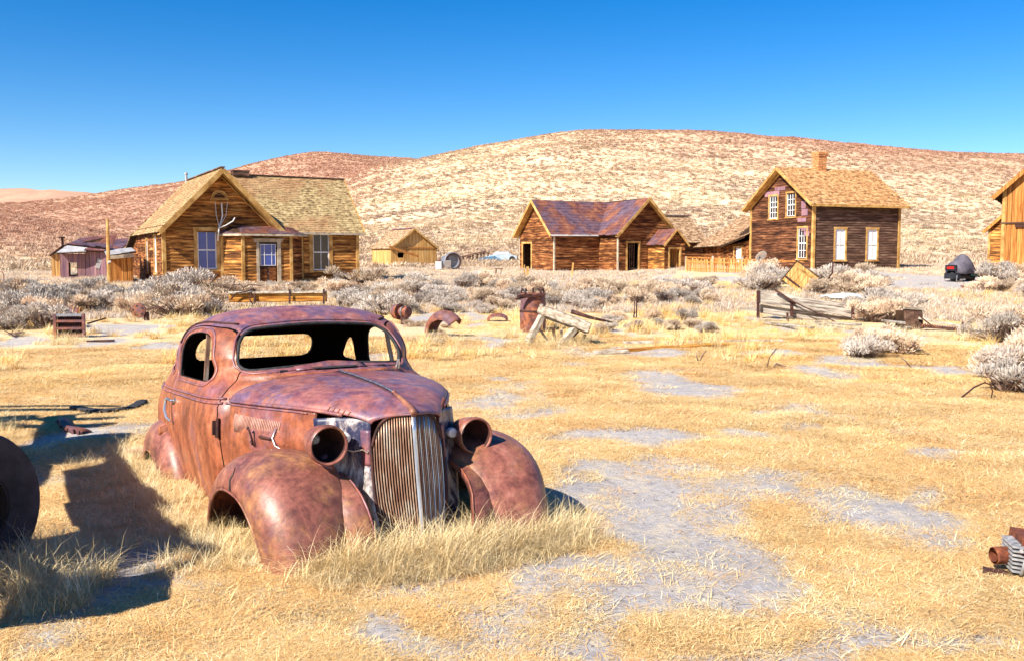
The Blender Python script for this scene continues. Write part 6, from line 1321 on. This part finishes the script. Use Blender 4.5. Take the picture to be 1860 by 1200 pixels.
# --- scatters of uncountable growth, built with geometry nodes
def tuft(name, mat, n, rad, L_, w, lean, seed, segs=2, up=.3, curl=.5):
    r_ = np.random.default_rng(seed); V_ = []; F = []
    for _ in range(n):
        a = r_.uniform(0, 6.283); q_ = rad * math.sqrt(r_.uniform()); p = np.array([q_ * math.cos(a), q_ * math.sin(a), -.01]); h_ = r_.uniform(0, 6.283)
        el = up + (lean - up) * r_.uniform() ** 1.5; d = np.array([math.cos(h_) * math.cos(el), math.sin(h_) * math.cos(el), math.sin(el)]); ll = L_ * r_.uniform(.5, 1.3); sd_ = np.array([-math.sin(h_), math.cos(h_), 0]) * w * r_.uniform(.6, 1.2)
        o = len(V_)
        for k_ in range(segs): V_ += [p - sd_ * (1 - .25 * k_), p + sd_ * (1 - .25 * k_)]; p = p + d * ll / segs; d = d + np.array([math.cos(h_) * .2, math.sin(h_) * .2, -curl * r_.uniform(.3, 1.0)]); d /= np.linalg.norm(d); p[2] = max(p[2], .004)
        V_.append(p)
        for k_ in range(segs - 1): F.append((o + 2 * k_, o + 2 * k_ + 1, o + 2 * k_ + 3, o + 2 * k_ + 2))
        F.append((o + 2 * segs - 2, o + 2 * segs - 1, o + 2 * segs))
    me_ = bpy.data.meshes.new(name); me_.from_pydata([tuple(v_) for v_ in V_], [], F); me_.materials.append(MATS[mat]); me_.update(); return me_
def scatter(name, label, X, Y, Z, scale, protos, tilt=None, seed=0):
    n = len(X); r_ = np.random.default_rng(seed); me_ = bpy.data.meshes.new(name); me_.vertices.add(n); me_.vertices.foreach_set('co', np.stack([X, Y, Z], -1).astype(np.float32).ravel())
    for nm, val in (('rz', r_.uniform(0, 6.283, n)), ('sc', scale)): me_.attributes.new(nm, 'FLOAT', 'POINT').data.foreach_set('value', np.asarray(val, np.float32))
    me_.attributes.new('ix', 'INT', 'POINT').data.foreach_set('value', r_.integers(0, len(protos), n).astype(np.int32))
    for p in protos: me_.materials.append(p.materials[0])
    o = link(name, me_); tag(o, label, None, kind='stuff')
    ng = bpy.data.node_groups.new(name, 'GeometryNodeTree'); ng.interface.new_socket('Geometry', in_out='INPUT', socket_type='NodeSocketGeometry'); ng.interface.new_socket('Geometry', in_out='OUTPUT', socket_type='NodeSocketGeometry')
    N = ng.nodes.new; L = ng.links.new; gi = N('NodeGroupInput'); go = N('NodeGroupOutput'); jn = N('GeometryNodeJoinGeometry')
    def attr(nm, ty): a = N('GeometryNodeInputNamedAttribute'); a.data_type = ty; a.inputs[0].default_value = nm; return a.outputs[0]
    rz = N('ShaderNodeCombineXYZ'); L(attr('rz', 'FLOAT'), rz.inputs[2]); er = N('FunctionNodeEulerToRotation'); L(rz.outputs[0], er.inputs[0]); ix = attr('ix', 'INT'); sc = attr('sc', 'FLOAT')
    for k_, p in enumerate(protos):
        po = bpy.data.objects.new(name + '_blade', p); oi = N('GeometryNodeObjectInfo'); oi.inputs['Object'].default_value = po; oi.inputs['As Instance'].default_value = True
        cmp_ = N('FunctionNodeCompare'); cmp_.data_type = 'INT'; cmp_.operation = 'EQUAL'; L(ix, cmp_.inputs[2]); cmp_.inputs[3].default_value = k_
        ip = N('GeometryNodeInstanceOnPoints'); L(gi.outputs[0], ip.inputs['Points']); L(cmp_.outputs[0], ip.inputs['Selection']); L(oi.outputs['Geometry'], ip.inputs['Instance']); L(er.outputs[0], ip.inputs['Rotation']); L(sc, ip.inputs['Scale']); L(ip.outputs[0], jn.inputs[0])
    L(jn.outputs[0], go.inputs[0]); m = o.modifiers.new('scatter', 'NODES'); m.node_group = ng; return o
def region(n, d0, d1, half=46, power=1.0, seed=0):
    r_ = np.random.default_rng(seed); a = np.radians(r_.uniform(-half, half, n)); u_ = r_.uniform(0, 1, n)
    d = (d0 ** (2 - power) + u_ * (d1 ** (2 - power) - d0 ** (2 - power))) ** (1 / (2 - power)) if abs(power - 2) > 1e-3 else d0 * (d1 / d0) ** u_
    return d * np.sin(a), d * np.cos(a)
# blocked ground: inside the coupe, houses
CI = CM.inverted()
def incar(X, Y):
    x = CI[0][0] * X + CI[0][1] * Y + CI[0][3]; y = CI[1][0] * X + CI[1][1] * Y + CI[1][3]
    return (x > -3.5) & (x < .40) & (np.abs(y) < np.where(x > -.8, .40, .70))
def keep(X, Y, thr, inv=False, seed=1):
    b = bare(X, Y); r_ = np.random.default_rng(seed).uniform(0, 1, len(X)); return (b * 1.15 < r_ * thr + .02) & ~incar(X, Y)
short = [tuft('grass_tuft', 'straw', 60 + 8 * k_, .09 + .010 * k_, .038 + .009 * k_, .0011, .14 + .08 * k_, 50 + k_, 2, .01, .25) for k_ in range(6)]
X, Y = region(70000, 2.6, 19, 44, 1.25, 3); m_ = keep(X, Y, .95, seed=4); X, Y = X[m_], Y[m_]; d_ = np.hypot(X, Y)
scatter('dry_grass', 'short matted dry straw grass covering the foreground', X, Y, terr(X, Y), rng.uniform(.45, 1.5, len(X)) * (1 + d_ / 22), short, seed=5)
mid = [tuft('grass_tuft', 'straw_gold', 80, .24, .09, .0028, .4 + .22 * k_, 60 + k_, 2, .05, .4) for k_ in range(4)]
X, Y = region(46000, 13, 44, 44, 1.2, 6); m_ = keep(X, Y, .9, seed=7) & (fbm(X * .35 + 9, Y * .25, 4) > .40); X, Y = X[m_], Y[m_]
scatter('golden_grass', 'golden dry bunch grass on the flat in front of the houses', X, Y, terr(X, Y), rng.uniform(.4, 1.0, len(X)), mid, seed=8)
far = [tuft('scrub_tuft', 'sage' if k_ % 2 else 'sage_warm', 60, .26, .20, .0075, 1.4, 70 + k_, 2, .3, .4) for k_ in range(4)]
X, Y = region(52000, 25, 95, 42, 1.3, 9); u_ = 930 + FPX * X / Y; m_ = keep(X, Y, .8, seed=10) & ~((u_ > 1225) & (u_ < 1440) & (Y > 38) & (Y < 55)); X, Y = X[m_], Y[m_]
scatter('low_scrub', 'low pale scrub around the houses', X, Y, terr(X, Y), rng.uniform(.35, 1.0, len(X)), far, seed=11)
hill = [tuft('scrub_bush', 'scrub_far', 40, .40, .40, .034, 1.3, 80 + k_, 2, .25, .6) for k_ in range(4)]
X, Y = region(230000, 66, 640, 38, 1.0, 12); m_ = fbm(X * .09, Y * .09, 4) + rng.uniform(-.5, .5, len(X)) > .46; X, Y = X[m_], Y[m_]; d_ = np.hypot(X, Y)
scatter('hill_scrub', 'speckled sagebrush covering the hillsides', X, Y, terr(X, Y), rng.uniform(.4, 1.1, len(X)) * (1 + d_ / 480), hill, seed=13)
# pebbles and clods on the bare soil
def pebble(k_):
    bm = bmesh.new(); bmesh.ops.create_icosphere(bm, subdivisions=1, radius=.011); r_ = random.Random(k_)
    for v_ in bm.verts: v_.co *= r_.uniform(.6, 1.25); v_.co.z *= .6
    me_ = bpy.data.meshes.new('pebble'); bm.to_mesh(me_); bm.free(); me_.materials.append(MATS['pebble']); return me_
material('pebble', [(.3, (.16, .13, .12)), (.7, (.40, .36, .33))], (6, 6, 6), rand=.4, rough=.95, spec=.1)
X, Y = region(9000, 2.6, 16, 40, 1.4, 21); b_ = bare(X, Y); m_ = (b_ > .35) & ~incar(X, Y); X, Y = X[m_], Y[m_]
scatter('gravel', 'small grey pebbles and clods on the bare soil patches', X, Y, terr(X, Y), rng.uniform(.2, 1.0, len(X)) ** 3 * 1.3 + .15, [pebble(k_) for k_ in range(3)], seed=22)
# long grass round the coupe and the wagon wheel
tall = [tuft('tall_grass_tuft', 'straw_tall', 42, .08, .28, .0020, 1.45, 90 + k_, 4, .6, .38) for k_ in range(4)]
tx, ty, ts = [], [], []
def cl(x, y, n, sp, s0=1.0):
    for _ in range(n): tx.append(x + random.gauss(0, sp)); ty.append(y + random.gauss(0, sp)); ts.append(s0 * random.uniform(.55, 1.15))
def carw(x, y): p = CM @ Vector((x, y, 0)); return p.x, p.y
for k_ in range(30):   # along the front
    y = -.62 + 1.50 * k_ / 29; x = .58 + .05 * math.sin(k_ * 1.3) - .12 * abs(y) ; cl(*carw(x, y), 12, .07, 1.1 if abs(y) < .5 else .95)
    cl(*carw(x + .15, y), 8, .09, .75)
for k_ in range(26):   # flank on the near side, from wing to tail
    x = .15 - 3.6 * k_ / 25; cl(*carw(x, -1.04 - .04 * math.sin(k_)), 7, .08, .62); cl(*carw(x, -1.22), 6, .12, .5)
for k_ in range(16): cl(*carw(.3 - 3.4 * k_ / 15, 1.02), 8, .09, .7)
for px, py in ((930, 985), (985, 960), (1000, 945), (420, 985), (380, 960), (340, 900), (310, 870), (280, 850), (450, 1020), (560, 1040), (640, 1050), (720, 1030)): g_ = ground(px, py); cl(g_.x, g_.y, 12, .09, .65)
for px, py, s_ in ((100, 1040, 1.0), (140, 1070, .95), (60, 1060, 1.1), (20, 1070, 1.0), (120, 1100, .8), (60, 1110, .8), (160, 1050, .8), (90, 1010, .9), (10, 1030, 1.0), (5, 780, .7), (30, 800, .6)): g_ = ground(px, py); cl(g_.x, g_.y, 15, .10, s_)
for px, py in ((960, 618), (985, 622), (1010, 628), (1040, 625), (930, 612), (1060, 615), (800, 625), (830, 620), (780, 618), (130, 622), (110, 620), (1400, 590), (1460, 592), (1520, 600), (1640, 608), (1700, 612), (590, 610)): g_ = ground(px, py); cl(g_.x, g_.y, 16, .22, 1.1)
X, Y = region(9000, 15, 42, 44, 1.3, 31); m_ = keep(X, Y, .7, seed=32) & (fbm(X * .5 + 3, Y * .3 + 8, 4) > .53); X, Y = X[m_], Y[m_]
bunch = [tuft('bunch_grass_tuft', 'straw_gold' if k_ % 2 else 'straw_tall', 50, .13, .24 + .04 * k_, .0042, 1.45, 110 + k_, 3, .5, .35) for k_ in range(4)]
scatter('bunch_grass', 'loose golden bunches of taller dry grass across the middle distance', X, Y, terr(X, Y), rng.uniform(.35, 1.05, len(X)), bunch, seed=33)
tx = np.array(tx); ty = np.array(ty); scatter('tall_grass', 'tall pale bunch grass round the coupe, the wagon wheel and the relics', tx, ty, terr(tx, ty), np.array(ts), tall, seed=14)
